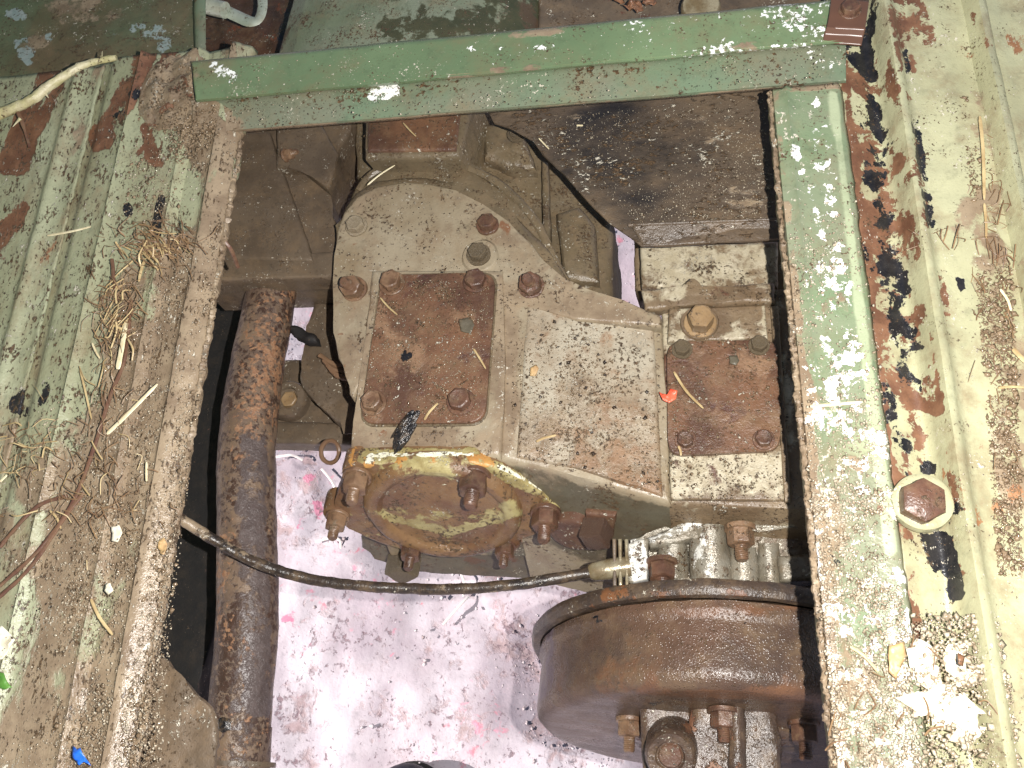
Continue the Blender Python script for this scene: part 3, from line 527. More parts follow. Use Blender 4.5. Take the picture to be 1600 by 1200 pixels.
bolt(P(830, 447, -.107), (0, -.22, 1), .0145, 'studnut', M['rust_bolt'], G, 'nut')
bolt(P(545, 530, -.125), (-.02, -.35, 1), .0125, 'studnut', M['rust_bolt2'], G, 'nut')
bolt(P(545, 508, -.118), (0, -.1, 1), .007, 'hex', M['case'], G)
link('cast_rib', tube_mesh(spline(ppts([(560, 300), (578, 276), (610, 262), (660, 256), (712, 258), (760, 276), (800, 304), (836, 346), (856, 384)], -.119), 6), .0036, 10, amp=.0008), M['case_dark'], G)
# main block
blk = [(580, 420), (786, 420), (786, 450), (789, 560), (787, 640), (782, 713), (560, 716), (545, 716), (552, 660), (566, 560)]
o = prism('main_housing', ppts(blk, -.106), M['case'], G, DN*.12, .0035, .005, amp=.0005, seg=4)
paint(o, {'oil_shade': [(560, 740, 780, 760, 24, 1), (560, 800, 780, 850, 60, 1), (535, 720, 560, 860, 20, .8)], 'mud': [(560, 600, 548, 716, 20, .8), (600, 690, 770, 690, 22, .5), (785, 440, 785, 700, 10, .6), (572, 440, 572, 600, 12, .6)] + [(560, 600, 548, 716, 16, .5), (560, 690, 620, 700, 26, .55), (560, 716, 560, 860, 60, .3), (770, 470, 775, 700, 10, .3)], 'rust': [(600, 680, 560, 700, 14, .3), (640, 820, 840, 850, 40, .45)]})
sd_ = [(786, 424, -.109), (870, 444, -.110), (1034, 494, -.118), (1040, 640, -.120), (1048, 785, -.122), (1270, 790, -.14), (1270, 820, -.145), (1048, 788, -.124), (900, 745, -.115), (782, 718, -.109)]
sd_ = [(783, 424, -.1085), (870, 444, -.110), (1034, 494, -.118), (1042, 640, -.120), (1048, 786, -.122), (900, 744, -.115), (782, 716, -.1085)]
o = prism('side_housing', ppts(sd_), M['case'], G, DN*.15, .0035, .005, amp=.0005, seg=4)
paint(o, {'oil_shade': [(800, 745, 1045, 815, 24, 1.1), (800, 790, 1045, 880, 44, 1.1)], 'mud': [(800, 440, 790, 700, 14, .7), (840, 445, 1030, 495, 16, .6)]})
o = prism('web_panel', ppts([(822, 478, -.1085), (840, 470, -.108), (900, 478, -.1095), (1022, 504, -.1155), (1036, 774, -.1195), (985, 756, -.116), (900, 730, -.113), (806, 712, -.1075)]), M['case_panel'], G, DN*.012, .003, .004, amp=.0005, js=40, seg=4)
paint(o, {'mud': [(830, 700, 1030, 760, 60, .33), (930, 640, 1030, 700, 60, .3), (1025, 520, 1035, 760, 12, .4)], 'rust': [(870, 700, 1000, 740, 60, .35), (940, 560, 1000, 660, 50, .25)], 'black': []})
# lower rear wall
s_low = 1
# big rusty cover on the main block
def rrect(cs, r, k=6):
    """rounded outline from four world corners"""
    out = []; n = len(cs)
    for i in range(n):
        p0, p1, p2 = cs[i-1], cs[i], cs[(i+1) % n]; a = (p0-p1).normalized()*r; b = (p2-p1).normalized()*r
        for j in range(k+1):
            t = j/k; out.append((p1+a)*(1-t)**2+p1*2*t*(1-t)+(p1+b)*t*t)
    return out
cov = ppts([(597, 430), (775, 426), (757, 660), (562, 662)], -.1025)
o = prism('gasket', rrect([p+Vector((0, 0, -.0015)) for p in ppts([(594, 427), (778, 423), (760, 664), (559, 666)], -.1035)], .013), M['case_dark'], G, (0, 0, -.004), .0004, .006, amp=0)
o = prism('cover_plate', rrect(cov, .012), M['cover'], G, (0, 0, -.0035), .0009, .003, amp=.0005, js=30, org=P(670, 540, -.1))
paint(o, {'mud': [(600, 480, 590, 600, 40, .35), (640, 520, 625, 600, 30, .3), (590, 640, 640, 640, 24, .25)], 'rust': [(700, 430, 760, 560, 60, .4), (640, 600, 740, 640, 40, .4), (640, 460, 720, 520, 40, .25)], 'black': [(635, 560, 640, 562, 10, .6), (650, 590, 700, 600, 20, .35), (620, 545, 640, 570, 20, .35)]})
bolt(P(613, 443, -.102), (0, 0, 1), .0135, 'hex', M['rust_bolt2'], G, label='paler brown bolt, upper left on the large cover')
bolt(P(743, 440, -.102), (.1, 0, 1), .0135, 'dome', M['rust_bolt'], G, label='dark red rusty bolt, upper right on the large cover')
bolt(P(584, 630, -.102), (0, 0, 1), .0128, 'hex', M['rust_bolt2'], G, label='crusty pale bolt, lower left on the large cover')
bolt(P(720, 628, -.102), (0, 0, 1), .0138, 'hex', M['rust_bolt'], G, label='dark bolt, lower right on the large cover')
# right hand housing with the small rusty cover
o = prism('right_housing', ppts([(1032, 458), (1120, 452), (1300, 446), (1300, 800), (1250, 796), (1046, 786), (1040, 620)], -.122), M['pto_top'], G, DN*.10, .004, .006, amp=.0006)
paint(o, {'white': [(1040, 500, 1045, 540, 30, .7), (1030, 540, 1045, 780, 10, .5), (1224, 560, 1230, 760, 10, .5)], 'rust': [(1040, 560, 1045, 700, 10, .4)]})
o = prism('top_strip', ppts([(1045, 482), (1195, 476), (1200, 528), (1043, 534)], -.116), M['pto_top'], G, (0, 0, -.008), .0015, .003, amp=.0004)
paint(o, {'white': [(1060, 490, 1050, 530, 22, .55), (1130, 528, 1200, 522, 10, .55), (1195, 480, 1198, 525, 7, .7), (1160, 510, 1195, 500, 18, .4)]})
o = prism('ridge', ppts([(1002, 452), (1060, 446), (1210, 440), (1212, 470), (1060, 478), (1006, 484)], -.113), M['pto_top'], G, (0, 0, -.012), .003, .004, amp=.0012, js=90)
paint(o, {'white': [(1005, 460, 1060, 455, 16, .6)], 'rust': [(1090, 450, 1200, 450, 14, .4)]})
o = prism('upper_web', ppts([(990, 372), (1300, 366), (1300, 462), (1000, 466), (992, 446)], -.150), M['pto_top'], G, (0, 0, -.02), .004, .006, amp=.0008)
o = prism('upper_wall', ppts([(1000, 384), (1216, 376), (1216, 450), (1060, 452), (1002, 446)], -.132), M['pto_top'], G, (0, 0, -.03), .003, .005, amp=.0006)
paint(o, {'white': [(1000, 395, 1060, 430, 50, .75), (1100, 400, 1200, 420, 40, .5)]})
prism('weld_lump', ppts([(1066, 440), (1085, 436), (1120, 448), (1116, 462), (1086, 456)], -.112), M['pto_top'], G, (0, 0, -.02), .004, .003, amp=.003, js=120)
o = prism('lower_pad', ppts([(1046, 700), (1222, 694), (1226, 782), (1048, 780)], -.1185), M['pto_top'], G, (0, 0, -.006), .0015, .003, amp=.0004)
paint(o, {'white': [(1050, 740, 1220, 740, 40, .8), (1050, 715, 1060, 770, 16, .5), (1200, 710, 1215, 760, 20, .5)], 'rust': [(1105, 735, 1115, 750, 14, .7), (1060, 715, 1075, 735, 12, .4)]})
prism('edge_strip', ppts([(1204, 478), (1216, 477), (1236, 784), (1226, 784)], -.1175), M['pto_top'], G, (0, 0, -.006), .001, .004)
sc = ppts([(1042, 535), (1214, 530), (1220, 704), (1044, 712)], -.1145)
o = prism('cover_plate', rrect(sc, .010), M['cover'], G, (0, 0, -.004), .0009, .003, amp=.0005, js=30, org=P(1130, 620, -.11))
paint(o, {'rust': [(1100, 560, 1160, 660, 70, .35)], 'mud': [(1050, 540, 1100, 560, 26, .3), (1130, 560, 1200, 555, 20, .3), (1050, 700, 1210, 690, 20, .2)]})
for (x, y, mt, lb) in ((1066, 546, 'case_dark', 'flattened bolt, upper left on the small cover'), (1186, 540, 'case_dark', 'flattened bolt, upper right on the small cover'), (1071, 689, 'rust_bolt', 'dark bolt, lower left on the small cover'), (1193, 687, 'rust_bolt', 'dark bolt, lower right on the small cover')):
    bolt(P(x, y, -.114), (0, 0, 1), .0098, 'hex', M[mt], G, label=lb)
link('brass_washer', lathe_mesh(P(1093, 505, -.116), (0, 0, 1), fine([(.003, .0016), (.0125, .0016), (.0132, 0)], .002), 36, amp=.0003), M['pto_top'], G)
bolt(P(1094, 505, -.1145), (.03, -.1, 1), .0155, 'long', M['brass'], G, label='clean brass coloured hex bolt above the small cover', rot=.1)
# round bearing cover on the rear face, tilted with the case
A0 = P(690, 713, -.104); NF = -DN.cross(Vector((1, 0, 0))); NF = NF if NF.y < 0 else -NF
def F(px, py, off=0): return PP(px, py, A0+NF*off, NF)
cc = F(694, 783); a_, b_, _n = basis(NF)
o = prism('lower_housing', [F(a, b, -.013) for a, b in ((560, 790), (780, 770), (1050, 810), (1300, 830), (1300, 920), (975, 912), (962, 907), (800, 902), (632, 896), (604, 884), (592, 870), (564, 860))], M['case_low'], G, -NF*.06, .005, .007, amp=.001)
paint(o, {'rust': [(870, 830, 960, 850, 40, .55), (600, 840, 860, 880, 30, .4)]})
rw = (F(845, 790)-F(545, 790)).length/2; lo_ = (F(694, 850)-F(694, 716)).length/2
print('bearing cover half width', rw, 'half height', lo_)
cc = F(694, 783)
FO = [(552, 714), (640, 711), (740, 711), (772, 717), (812, 736), (846, 759), (872, 782), (868, 800), (842, 820), (800, 842), (745, 855), (692, 858), (640, 852), (590, 837), (548, 815), (520, 796), (526, 770), (540, 738)]
FL = {'yellow': [(570, 714, 740, 712, 14, .85), (740, 716, 868, 778, 14, .9), (590, 735, 720, 735, 12, .5), (600, 842, 800, 845, 8, .2)], 'orange': [(545, 718, 575, 722, 14, .8), (610, 716, 690, 714, 8, .55), (740, 715, 765, 722, 14, .9), (860, 780, 866, 790, 8, .5)], 'white': [(572, 711, 740, 709, 4, .9), (780, 728, 864, 772, 5, .9), (575, 718, 590, 720, 8, .8)]}  # white strokes: bright highlight painted along the flange's upper edge
o = prism('cover_flange', [F(x, y, 0)+NF*.0065 for x, y in FO], M['yellow'], G, -NF*.014, .0025, .0035, amp=.0007, js=80); paint(o, FL)
o = link('bearing_cover', lathe_mesh(cc, NF, fine([(0, .0105), (.014, .0105), (.024, .0095), (.036, .009), (.042, .0092), (.0455, .0125), (.051, .0132), (.0545, .0112), (.0565, .0062), (.057, 0)], .0018), 110, amp=.0007), M['yellow'], G, org=cc, smooth=40)
paint(o, {'yellow': [(570, 720, 740, 715, 12, .7), (590, 735, 720, 735, 14, .6), (740, 720, 870, 775, 12, .75), (580, 800, 700, 832, 7, .8), (700, 832, 820, 800, 6, .8), (600, 790, 700, 822, 8, .55), (720, 815, 800, 795, 16, .5), (640, 800, 740, 815, 10, .5)],
          'orange': [(550, 720, 575, 728, 12, .7), (620, 720, 680, 718, 8, .6), (740, 715, 755, 720, 10, .9), (800, 800, 820, 790, 10, .4)], 'white': [(572, 712, 740, 708, 4, .75), (780, 735, 860, 768, 4, .7), (572, 722, 582, 722, 6, .7)]})  # white strokes repeat the painted edge highlight on the cover
cbolts = [(560, 738, .0155, 'studnut', 1), (742, 738, .0175, 'studnut', 0), (853, 795, .0165, 'studnut', 0), (790, 846, .0125, 'studnut', 0), (645, 848, .0135, 'studnut', 0), (529, 800, .0135, 'studnut', 1)]
for i, (x, y, s, k, mm) in enumerate(cbolts):
    p = F(x, y, .004)
    d = (p-cc); d -= NF*d.dot(NF)
    lg = lathe_mesh(p-NF*.014, NF, fine([(0, .0175), (.0085, .0175), (.0108, .016), (.0114, .012), (.0114, 0)], .002), 28, amp=.0005)
    e = link('lug', lg, M['yellow'], G, org=p)
    if i in (1, 2, 0): paint(e, {('orange' if i < 2 else 'yellow'): [(x, y-22, x+10, y-16, 20, .9)], 'white': [(x, y-26, x+14, y-20, 8, .6)]})
    bolt(p+NF*.004, NF, s, k, M['rust_bolt2' if mm else 'rust_bolt'], G, 'nut')
# plugs on the lower rear wall
N2 = (P(1048, 786, -.122)-P(782, 716, -.1085)).cross(DN).normalized(); N2 = N2 if N2.y < 0 else -N2
def W(px, py, off=0): return PP(px, py, P(900, 750, -.1150)+N2*off, N2)
link('drain_flange', lathe_mesh(W(898, 830, .001), N2, fine([(0, .004), (.017, .004), (.0185, .003), (.019, -.006)], .002), 40, amp=.0006), M['rust'], G)
bolt(W(935, 822, .003), N2, .0165, 'square', M['rust'], G, 'drain_plug', rot=.4, label='square rusty drain plug right of the round cover')
prism('plug_pad', [W(x, y, .002) for x, y in ((914, 802), (962, 806), (958, 842), (912, 840))], M['rust'], G, -N2*.01, .002, .003, amp=.0006)
bolt(F(632, 872, -.004), NF, .019, 'square', M['case_dark'], G, 'lower_plug', rot=.6)
# ---------------------------------------------------------------- speedometer drive housing
H = thing('speedometer_housing', 'corroded aluminium casting between gearbox and brake drum', 'housing', P(1110, 860, -.17))
o = prism('casting', ppts([(984, 842, -.150), (1010, 833, -.150), (1060, 815, -.148), (1105, 795, -.146), (1150, 790, -.146), (1300, 796, -.146), (1300, 915, -.165), (986, 915, -.165)]), M['alu'], H, (0, -.008, -.09), .004, .005, amp=.0008)
paint(o, {'white': [(990, 850, 1000, 900, 16, .5), (1000, 836, 1110, 806, 14, .45), (1080, 850, 1120, 850, 20, .5), (1200, 800, 1260, 810, 12, .5)], 'mud': [(1150, 790, 1250, 790, 16, .5), (1190, 850, 1250, 880, 40, .3)]})
def ylug(name, x0, x1, y0, y1, z0, z1, r, mt='alu', **k): return link(name, tube_mesh([P(x0, y0, z0), P(x0*.5+x1*.5, (y0+y1)/2, (z0+z1)/2), P(x1, y1, z1)], [r*.9, r, r*1.04], 28, amp=.0008, js=80), M[mt], H, **k)
o = ylug('boss', 1106, 1112, 822, 915, -.150, -.158, .0135); paint(o, {'white': [(1090, 830, 1100, 900, 16, .6)]})
o = ylug('boss', 1050, 1050, 846, 900, -.152, -.160, .0105); paint(o, {'white': [(1040, 850, 1045, 890, 12, .5)]})
ylug('boss', 1160, 1162, 856, 915, -.156, -.16, .010)
ylug('boss', 1200, 1204, 850, 915, -.158, -.162, .008)
o = prism('flange_edge', ppts([(980, 850), (998, 842), (1014, 840), (1012, 905), (985, 912), (978, 905)], -.145), M['alu'], H, (0, 0, -.03), .002, .004, amp=.0006); paint(o, {'white': [(990, 850, 1000, 900, 20, .8)]})
prism('rib', ppts([(1130, 812), (1180, 800), (1300, 806), (1300, 826), (1185, 822), (1140, 832)], -.140), M['alu'], H, (0, 0, -.02), .004, .004, amp=.0008)
o = prism('shoulder', ppts([(1010, 838), (1060, 818), (1110, 800), (1150, 796), (1140, 822), (1100, 830), (1060, 852), (1015, 856)], -.142), M['alu'], H, (0, 0, -.02), .005, .004, amp=.0008); paint(o, {'white': [(1020, 840, 1130, 805, 14, .45)]})
prism('bracket', ppts([(1216, 868), (1300, 862), (1300, 905), (1220, 908)], -.148), M['alu'], H, (0, 0, -.02), .003, .004, amp=.0008)
bolt(P(1156, 826, -.142), (0, -1, .12), .0155, 'studnut', M['rust_bolt2'], H, 'nut')
bolt(P(1034, 882, -.150), (0, -1, .3), .0155, 'nut', M['rust_bolt'], H)
# ---------------------------------------------------------------- cable
K = thing('cable', 'black greasy cable curving from the panel edge to the gearbox', 'cable', P(600, 918, -.13))
cpts = ppts([(225, 770, -.075), (262, 798, -.085), (300, 822, -.095), (345, 850, -.105), (400, 879, -.115), (480, 904, -.125), (560, 915, -.13), (640, 920, -.135), (720, 920, -.135), (800, 914, -.135), (870, 904, -.137), (925, 894, -.14)])
o = link('sheath', tube_mesh(spline(cpts, 14), .0037, 16, amp=.0005, js=150), M['cable'], K)
paint(o, {'mud': [(300, 820, 420, 885, 20, .5), (640, 918, 700, 920, 14, .1)]})
link('ferrule', tube_mesh([P(921, 894.5, -.14), P(928, 893, -.14), P(952, 889, -.14), P(985, 884, -.14)], [.0046, .0062, .0066, .0066], 24, amp=.0004), M['ferrule'], K)
for x in (957, 966, 976):
    link('clamp_plate', prism('clamp_plate', [P(x, 842, -.138), P(x+6, 842, -.138), P(x+7, 915, -.138), P(x+1, 915, -.138)], M['ferrule' if x != 957 else 'box_brown'], K, (0, 0, -.024), .0006, .004, amp=.0004).data, None, K) if 0 else prism('clamp_plate', [P(x, 842, -.134), P(x+5, 842, -.134), P(x+6, 915, -.134), P(x+1, 915, -.134)], M['ferrule' if x != 957 else 'box_brown'], K, (0, 0, -.024), .0006, .004, amp=.0004)
# ---------------------------------------------------------------- transmission brake drum
D = thing('brake_drum', 'wet rust brown brake drum at the bottom of the opening', 'brake drum', P(1110, 1000, -.29))
RD = .1325
DC = Vector((.1142, -.1089, -.2418)); AX = Vector((-.036, -math.cos(.165), math.sin(.165))).normalized()
top_ = Vector((1, 0, 0)).cross(AX).normalized(); top_ = top_ if top_.z > 0 else -top_
LD = min((abs(proj(DC+top_*(RD-.004)+AX*(k*.001))[1]-1074), k*.001) for k in range(20, 140))[1]
print('drum length', LD)
o = link('backplate', lathe_mesh(DC, AX, fine([(.05, .002), (RD-.004, .001), (RD+.002, .0015), (RD+.0035, .004), (RD+.0035, .009), (RD+.002, .0115), (RD-.003, .012)], .002), 220, amp=.0005, js=50), M['backplate'], D, org=DC, smooth=50)
paint(o, {'rust': [(950, 930, 1290, 925, 8, .45), (1000, 915, 1010, 920, 30, .3)]})
o = link('drum', lathe_mesh(DC, AX, fine([(RD-.006, .0118), (RD-.0035, .013), (RD-.003, .020), (RD-.0055, .0225), (RD-.005, .030), (RD-.004, LD-.009), (RD-.0055, LD-.004), (RD-.0095, LD-.0005), (RD-.015, LD+.0005), (RD-.034, LD+.001), (.055, LD+.003), (.03, LD+.003)], .003), 240, amp=.0006, js=45), M['drum'], D, org=DC, smooth=50)
paint(o, {'rust': [(930, 960, 1000, 1040, 50, .35), (1000, 1080, 1290, 1090, 8, .7), (1000, 960, 1280, 950, 8, .4), (870, 1060, 1000, 1080, 40, .2)], 'black': [(1150, 960, 1290, 980, 22, .6), (1000, 1110, 1290, 1120, 22, .5), (1180, 1000, 1260, 990, 20, .45), (930, 966, 945, 970, 7, .8), (1000, 1050, 1180, 1060, 10, .3)], 'lilac_daylight': [(850, 980, 855, 1080, 20, .5)]})  # daylight from the ground, painted as a purplish tint at the left
fc = DC+AX*(LD+.002)
HH = thing('propshaft_flange', 'greasy rusty propshaft flange below the brake drum', 'flange', fc)
fl = lathe_mesh(fc, AX, fine([(.062, -.004), (.062, .003), (.057, .006), (.04, .006), (.038, .016), (.03, .018), (0, .018)], .003), 90, amp=.0012)
link('hub', fl, M['grease'], HH)
for (x, y, s) in ((984, 1126, .0155), (1130, 1112, .0155), (1256, 1132, .0165)):
    bolt(PP(x, y, DC+AX*(LD+.003), AX), AX, s*.92, 'studnut' if x != 1130 else 'nut', M['rust_bolt2' if x == 984 else 'rust_bolt'], HH, 'nut')
prism('yoke', ppts([(1082, 1060), (1204, 1060), (1222, 1150), (1218, 1300), (1060, 1300)], -.150), M['grease'], HH, (0, -.004, -.05), .006, .005, amp=.0014)
prism('yoke_arm', ppts([(1136, 1060), (1162, 1060), (1172, 1300), (1140, 1300)], -.142), M['grease'], HH, (0, 0, -.02), .005, .005, amp=.0012)
prism('yoke_web', ppts([(1000, 1070), (1084, 1070), (1094, 1300), (1006, 1300)], -.158), M['grease'], HH, (0, 0, -.03), .005, .005, amp=.0012)
cup = P(1049, 1176, -.142); ca = (Vector((-.05, -.35, 1))).normalized()
link('bearing_cup', lathe_mesh(cup, ca, fine([(0, .006), (.008, .0065), (.009, .009), (.0135, .0095), (.0155, .006), (.016, 0), (.016, -.03)], .002), 50, amp=.0008), M['grease'], HH)
link('bearing_disc', lathe_mesh(cup+ca*.006, ca, fine([(0, .002), (.0065, .002), (.0078, 0)], .002), 30, amp=.0004), M['rust'], HH)
# ---------------------------------------------------------------- sooty plate of the seat box, upper right
t = thing('tunnel_plate', 'soot stained sheet metal plate under the top right of the opening', 'plate', P(1050, 260, -.07))
def qg(name, a, b, c_, d_, nx, ny, mt, par, st=None, thick=.002, amp=.0008): # quad a-b (top) d-c (bottom)
    rows = [(a.lerp(b, i/ny), d_.lerp(c_, i/ny)) for i in range(ny+1)]
    o = sheet(name, rows, mt, par, nx=nx, thick=thick, amp=amp, js=26)
    if st: paint(o, st)
    return o
tp = ppts([(735, 120), (1290, 90), (1290, 368), (1225, 372), (1002, 380), (984, 366), (952, 344), (915, 306), (882, 268), (848, 236), (832, 214), (800, 196), (770, 186)], -.075)
for i in range(4, len(tp)): tp[i] = tp[i]+Vector((0, 0, -.004))
o = prism('plate', tp, M['tunnel'], t, (0, 0, -.002), .0006, .0045, amp=.0008, js=30)
paint(o, {'black': [(970, 215, 1000, 260, 90, 1.0), (920, 240, 1010, 310, 70, .7), (1010, 220, 1070, 240, 60, .7)], 'mud': [(1100, 170, 1180, 300, 60, .3), (800, 190, 1190, 150, 16, .3)]})
o = qg('lip', P(985, 350, -.0735), P(1290, 340, -.0735), P(1290, 371, -.078), P(1004, 382, -.078), 50, 50, M['tunnel'], t, thick=.003)
link('fold', tube_mesh([P(982, 352, -.0742), P(1100, 347, -.0735), P(1290, 340, -.0735)], .0012, 8, amp=.0004), M['tunnel'], t)
# ---------------------------------------------------------------- loose things: twig, stems, straws, leaves, scraps
def rod(name, pts, r, mt, label, cat, group=None, seg=7, flat=.6, amp=0, parent=None):
    me = tube_mesh(spline(pts, 5) if len(pts) > 2 else [pts[0], pts[0].lerp(pts[1], .5), pts[1]], r, seg, flat=flat, amp=amp, js=200)
    o = link(name, me, M[mt], parent, org=pts[0]); 
    if label: tag(o, label, cat, group)
    return o
tw = thing('twig', 'pale thorny twig lying across the top of the left floor sheet', 'twig', P(60, 150, .012))
tp_ = ppts([(-30, 196, .012), (0, 178, .013), (45, 158, .014), (80, 132, .014), (120, 107, .014), (150, 96, .013), (182, 90, .012)])
n_ = len(spline(tp_, 8))
link('stem', tube_mesh(spline(tp_, 8), [.0042-.0022*i/n_ for i in range(n_)], 12, amp=.0009, js=160), M['twig'], tw)
link('side_shoot', tube_mesh(spline(ppts([(28, 176, .012), (36, 196, .010), (46, 230, .006)]), 5), [.0014]*6+[.0009]*5, 6), M['stem'], tw)
for a, b in (((70, 145), (76, 153)), ((32, 185), (20, 198)), ((100, 118), (96, 110)), ((158, 92), (160, 80))): link('thorn', tube_mesh([P(*a, .013), P(*b, .012)], [.0012, .0002], 6), M['twig'], tw)
for i, (pts, lb) in enumerate((
    ([(205, 470), (200, 520), (192, 570), (172, 620), (150, 690), (125, 760), (105, 800), (60, 860), (0, 915)], 'long brown stem trailing down the muddy left floor sheet'),
    ([(105, 775), (60, 790), (20, 830), (0, 855)], 'thin brown stem curling off the left edge'),
    ([(130, 770), (100, 810), (60, 870), (30, 905), (-10, 940)], 'brown stem fork crossing the lower left rib'),
    ([(175, 405), (178, 440), (182, 470)], 'short brown stem stub above the hay tangle'))):
    rod('dry_stem', ppts(pts, .007), .0013, 'stem', lb, 'stem', 'dry stems on the left floor sheet', amp=.0004)
rod('dry_stem', ppts([(352, 378, -.004), (362, 392, -.01), (372, 418, -.03)]), .0013, 'stem', 'dark stem hanging over the panel edge into the opening', 'stem')
straws = [
 ((167, 678, .009), (192, 655, .010), (246, 600, .011), .0016, 'straw_pale', 'thick pale straw lying aslant on the muddy left sheet'),
 ((184, 577, .009), (190, 545, .010), (198, 500, .009), .0020, 'straw_pale', 'upright broad pale straw below the hay tangle'),
 ((142, 936, .007), (158, 962, .007), (176, 992, .007), .0012, 'straw', 'short straw in the mud low on the left sheet'),
 ((74, 368, .007), (110, 360, .009), (142, 354, .009), .0010, 'straw_pale', 'thin straw pointing left from the hay tangle'),
 ((125, 577, .006), (132, 612, .006), (143, 655, .006), .0009, 'straw', 'thin straw beside the main rib halfway down the left sheet'),
 ((229, 722, .008), (230, 738, .008), (229, 752, .008), .0009, 'straw_pale', 'tiny upright straw near the muddy edge'),
 ((225, 408, .009), (221, 424, .009), (217, 440, .009), .0013, 'straw', 'stubby straw near the top of the muddy edge'),
 ((144, 536, .008), (150, 548, .008), (156, 560, .008), .0009, 'straw_pale', 'short pale straw left of the broad upright straw'),
 ((0, 752, .006), (5, 747, .006), (11, 742, .006), .001, 'straw_pale', 'straw tip at the left edge of the view'),
 ((78, 798, .007), (88, 812, .007), (95, 826, .007), .0009, 'straw', 'straw scrap between the forked stems'),
 ((740, 545, -.0985), (749, 560, -.098), (759, 576, -.098), .0009, 'straw', 'thin straw at the right edge of the large rusty cover'),
 ((594, 465, -.0985), (606, 478, -.098), (621, 492, -.098), .0008, 'straw', 'thin straw at the top left of the large rusty cover'),
 ((663, 656, -.0985), (673, 644, -.098), (684, 630, -.098), .0011, 'straw', 'straw beside the black tar lump'),
 ((838, 690, -.1045), (852, 686, -.1045), (869, 680, -.1045), .0010, 'straw', 'yellow straw near the bottom of the speckled panel'),
 ((1053, 581, -.109), (1074, 610, -.108), (1099, 638, -.108), .0011, 'straw', 'yellow straw across the small rusty cover'),
 ((1060, 697, -.110), (1062, 704, -.110), (1064, 712, -.110), .0010, 'straw', 'straw crumb by the lower left bolt of the small cover'),
 ((574, 289, -.100), (594, 274, -.099), (617, 258, -.098), .0009, 'straw_pale', 'pale straw leaning on the arch of the gearbox'),
 ((630, 192, -.092), (640, 203, -.091), (650, 213, -.091), .0007, 'straw', 'fine straw on the small top box of the gearbox'),
 ((1266, 635, .007), (1305, 630, .008), (1348, 628, .008), .0011, 'straw_pale', 'white straw lying across the right rail'),
 ((1531, 182, .004), (1537, 240, .005), (1538, 312, .005), .0012, 'straw', 'long yellow straw along the right sill'),
 ((1538, 318, .003), (1540, 345, .003), (1541, 372, .003), .0009, 'straw', 'faint straw below the long yellow one'),
 ((1583, 545, .003), (1592, 556, .003), (1603, 566, .003), .0015, 'straw', 'broad straw at the right edge in the mud'),
 ((1563, 452, .003), (1572, 470, .003), (1580, 486, .003), .0009, 'straw_pale', 'thin pale straw in the mud of the right sill'),
 ((1560, 606, .003), (1580, 604, .003), (1604, 606, .003), .0008, 'straw', 'level straw reaching the right edge'),
 ((1328, 1010, .006), (1348, 1026, .006), (1372, 1050, .006), .0009, 'straw', 'tan straw low on the right rail'),
 ((842, 216, -.071), (850, 225, -.071), (858, 233, -.071), .0006, 'straw_pale', 'tiny pale straw on the edge of the sooty plate'),
 ((901, 196, -.071), (906, 197, -.071), (911, 196, -.071), .0009, 'straw_pale', 'white flake on the sooty plate'),
]
for a, b, c_, r, mt, lb in straws: rod('straw', [P(*a), P(*b)+Vector((random.uniform(-1, 1), random.uniform(-1, 1), 0))*.0012, P(*c_)], [r*.5, r*.8, r*.85, r*.8, r*.8, r*.85, r*.75, r*.8, r*.7, r*.7, r*.35], mt, lb, 'straw', 'loose straws', flat=.45)
for x1, y1, x2, y2, lb in ((500, 730, 530, 790, 'pale bent grass blade on the ground above the lifting eye'), (428, 712, 470, 716, 'pale blade on the ground beside the pipe'), (690, 975, 730, 930, 'blade on the ground below the cable'), (715, 890, 722, 930, 'short blade crossing under the cable'), (490, 845, 535, 843, 'level blade on the ground left of the round cover'), (520, 838, 530, 860, 'small blade under the left nut')):
    a, b = P(x1, y1, GZ+.012), P(x2, y2, GZ+.012); rod('grass_blade', [a-Vector((0, 0, .006)), a.lerp(b, .5)+Vector((.004, .004, -.004)), b-Vector((0, 0, .008))], .0018, 'blade', lb, 'grass blade', 'pale blades on the ground', flat=.4)
# hay tangle (nobody could count it)
bm_v = []; bm_f = []
def hayat(cx_, cy_, sx, sy, n, z=.007, L=(10, 42), r=.0005, ang=None):
    for i in range(n):
        x = random.gauss(cx_, sx); y = random.gauss(cy_, sy); a = random.uniform(0, 6.28) if ang is None else random.gauss(ang, .5); l = random.uniform(*L)
        p0 = P(x-math.cos(a)*l/2, y-math.sin(a)*l/2, z+random.uniform(-.002, .005)); p2 = P(x+math.cos(a)*l/2, y+math.sin(a)*l/2, z+random.uniform(-.003, .005)); p1 = (p0+p2)/2+Vector((random.gauss(0, .002), random.gauss(0, .002), random.uniform(0, .003)))
        me = tube_mesh(spline([p0, p1, p2], 3), r*random.uniform(.5, 1.5), 4, cap=False, flat=.6); k = len(bm_v)
        bm_v.extend([tuple(v.co) for v in me.vertices]); bm_f.extend([tuple(k+j for j in p.vertices) for p in me.polygons]); bpy.data.meshes.remove(me)
def haydone(name, mt, label):
    me = bpy.data.meshes.new(name); me.from_pydata(bm_v, [], bm_f); o = link(name, me, M[mt], None); o['kind'] = 'stuff'; o['label'] = label; bm_v.clear(); bm_f.clear()
hayat(235, 385, 30, 17, 90, ang=.5, r=.00026); hayat(180, 480, 18, 28, 90, r=.00026); hayat(170, 580, 16, 90, 60, ang=1.8, r=.00026); hayat(250, 370, 26, 13, 40, ang=.8, r=.0003); hayat(60, 700, 60, 30, 80, r=.00022, L=(6, 30)); hayat(140, 790, 60, 24, 60, r=.00024)
haydone('hay_tangle', 'hay', 'tangle of fine brown hay on the left sheet')
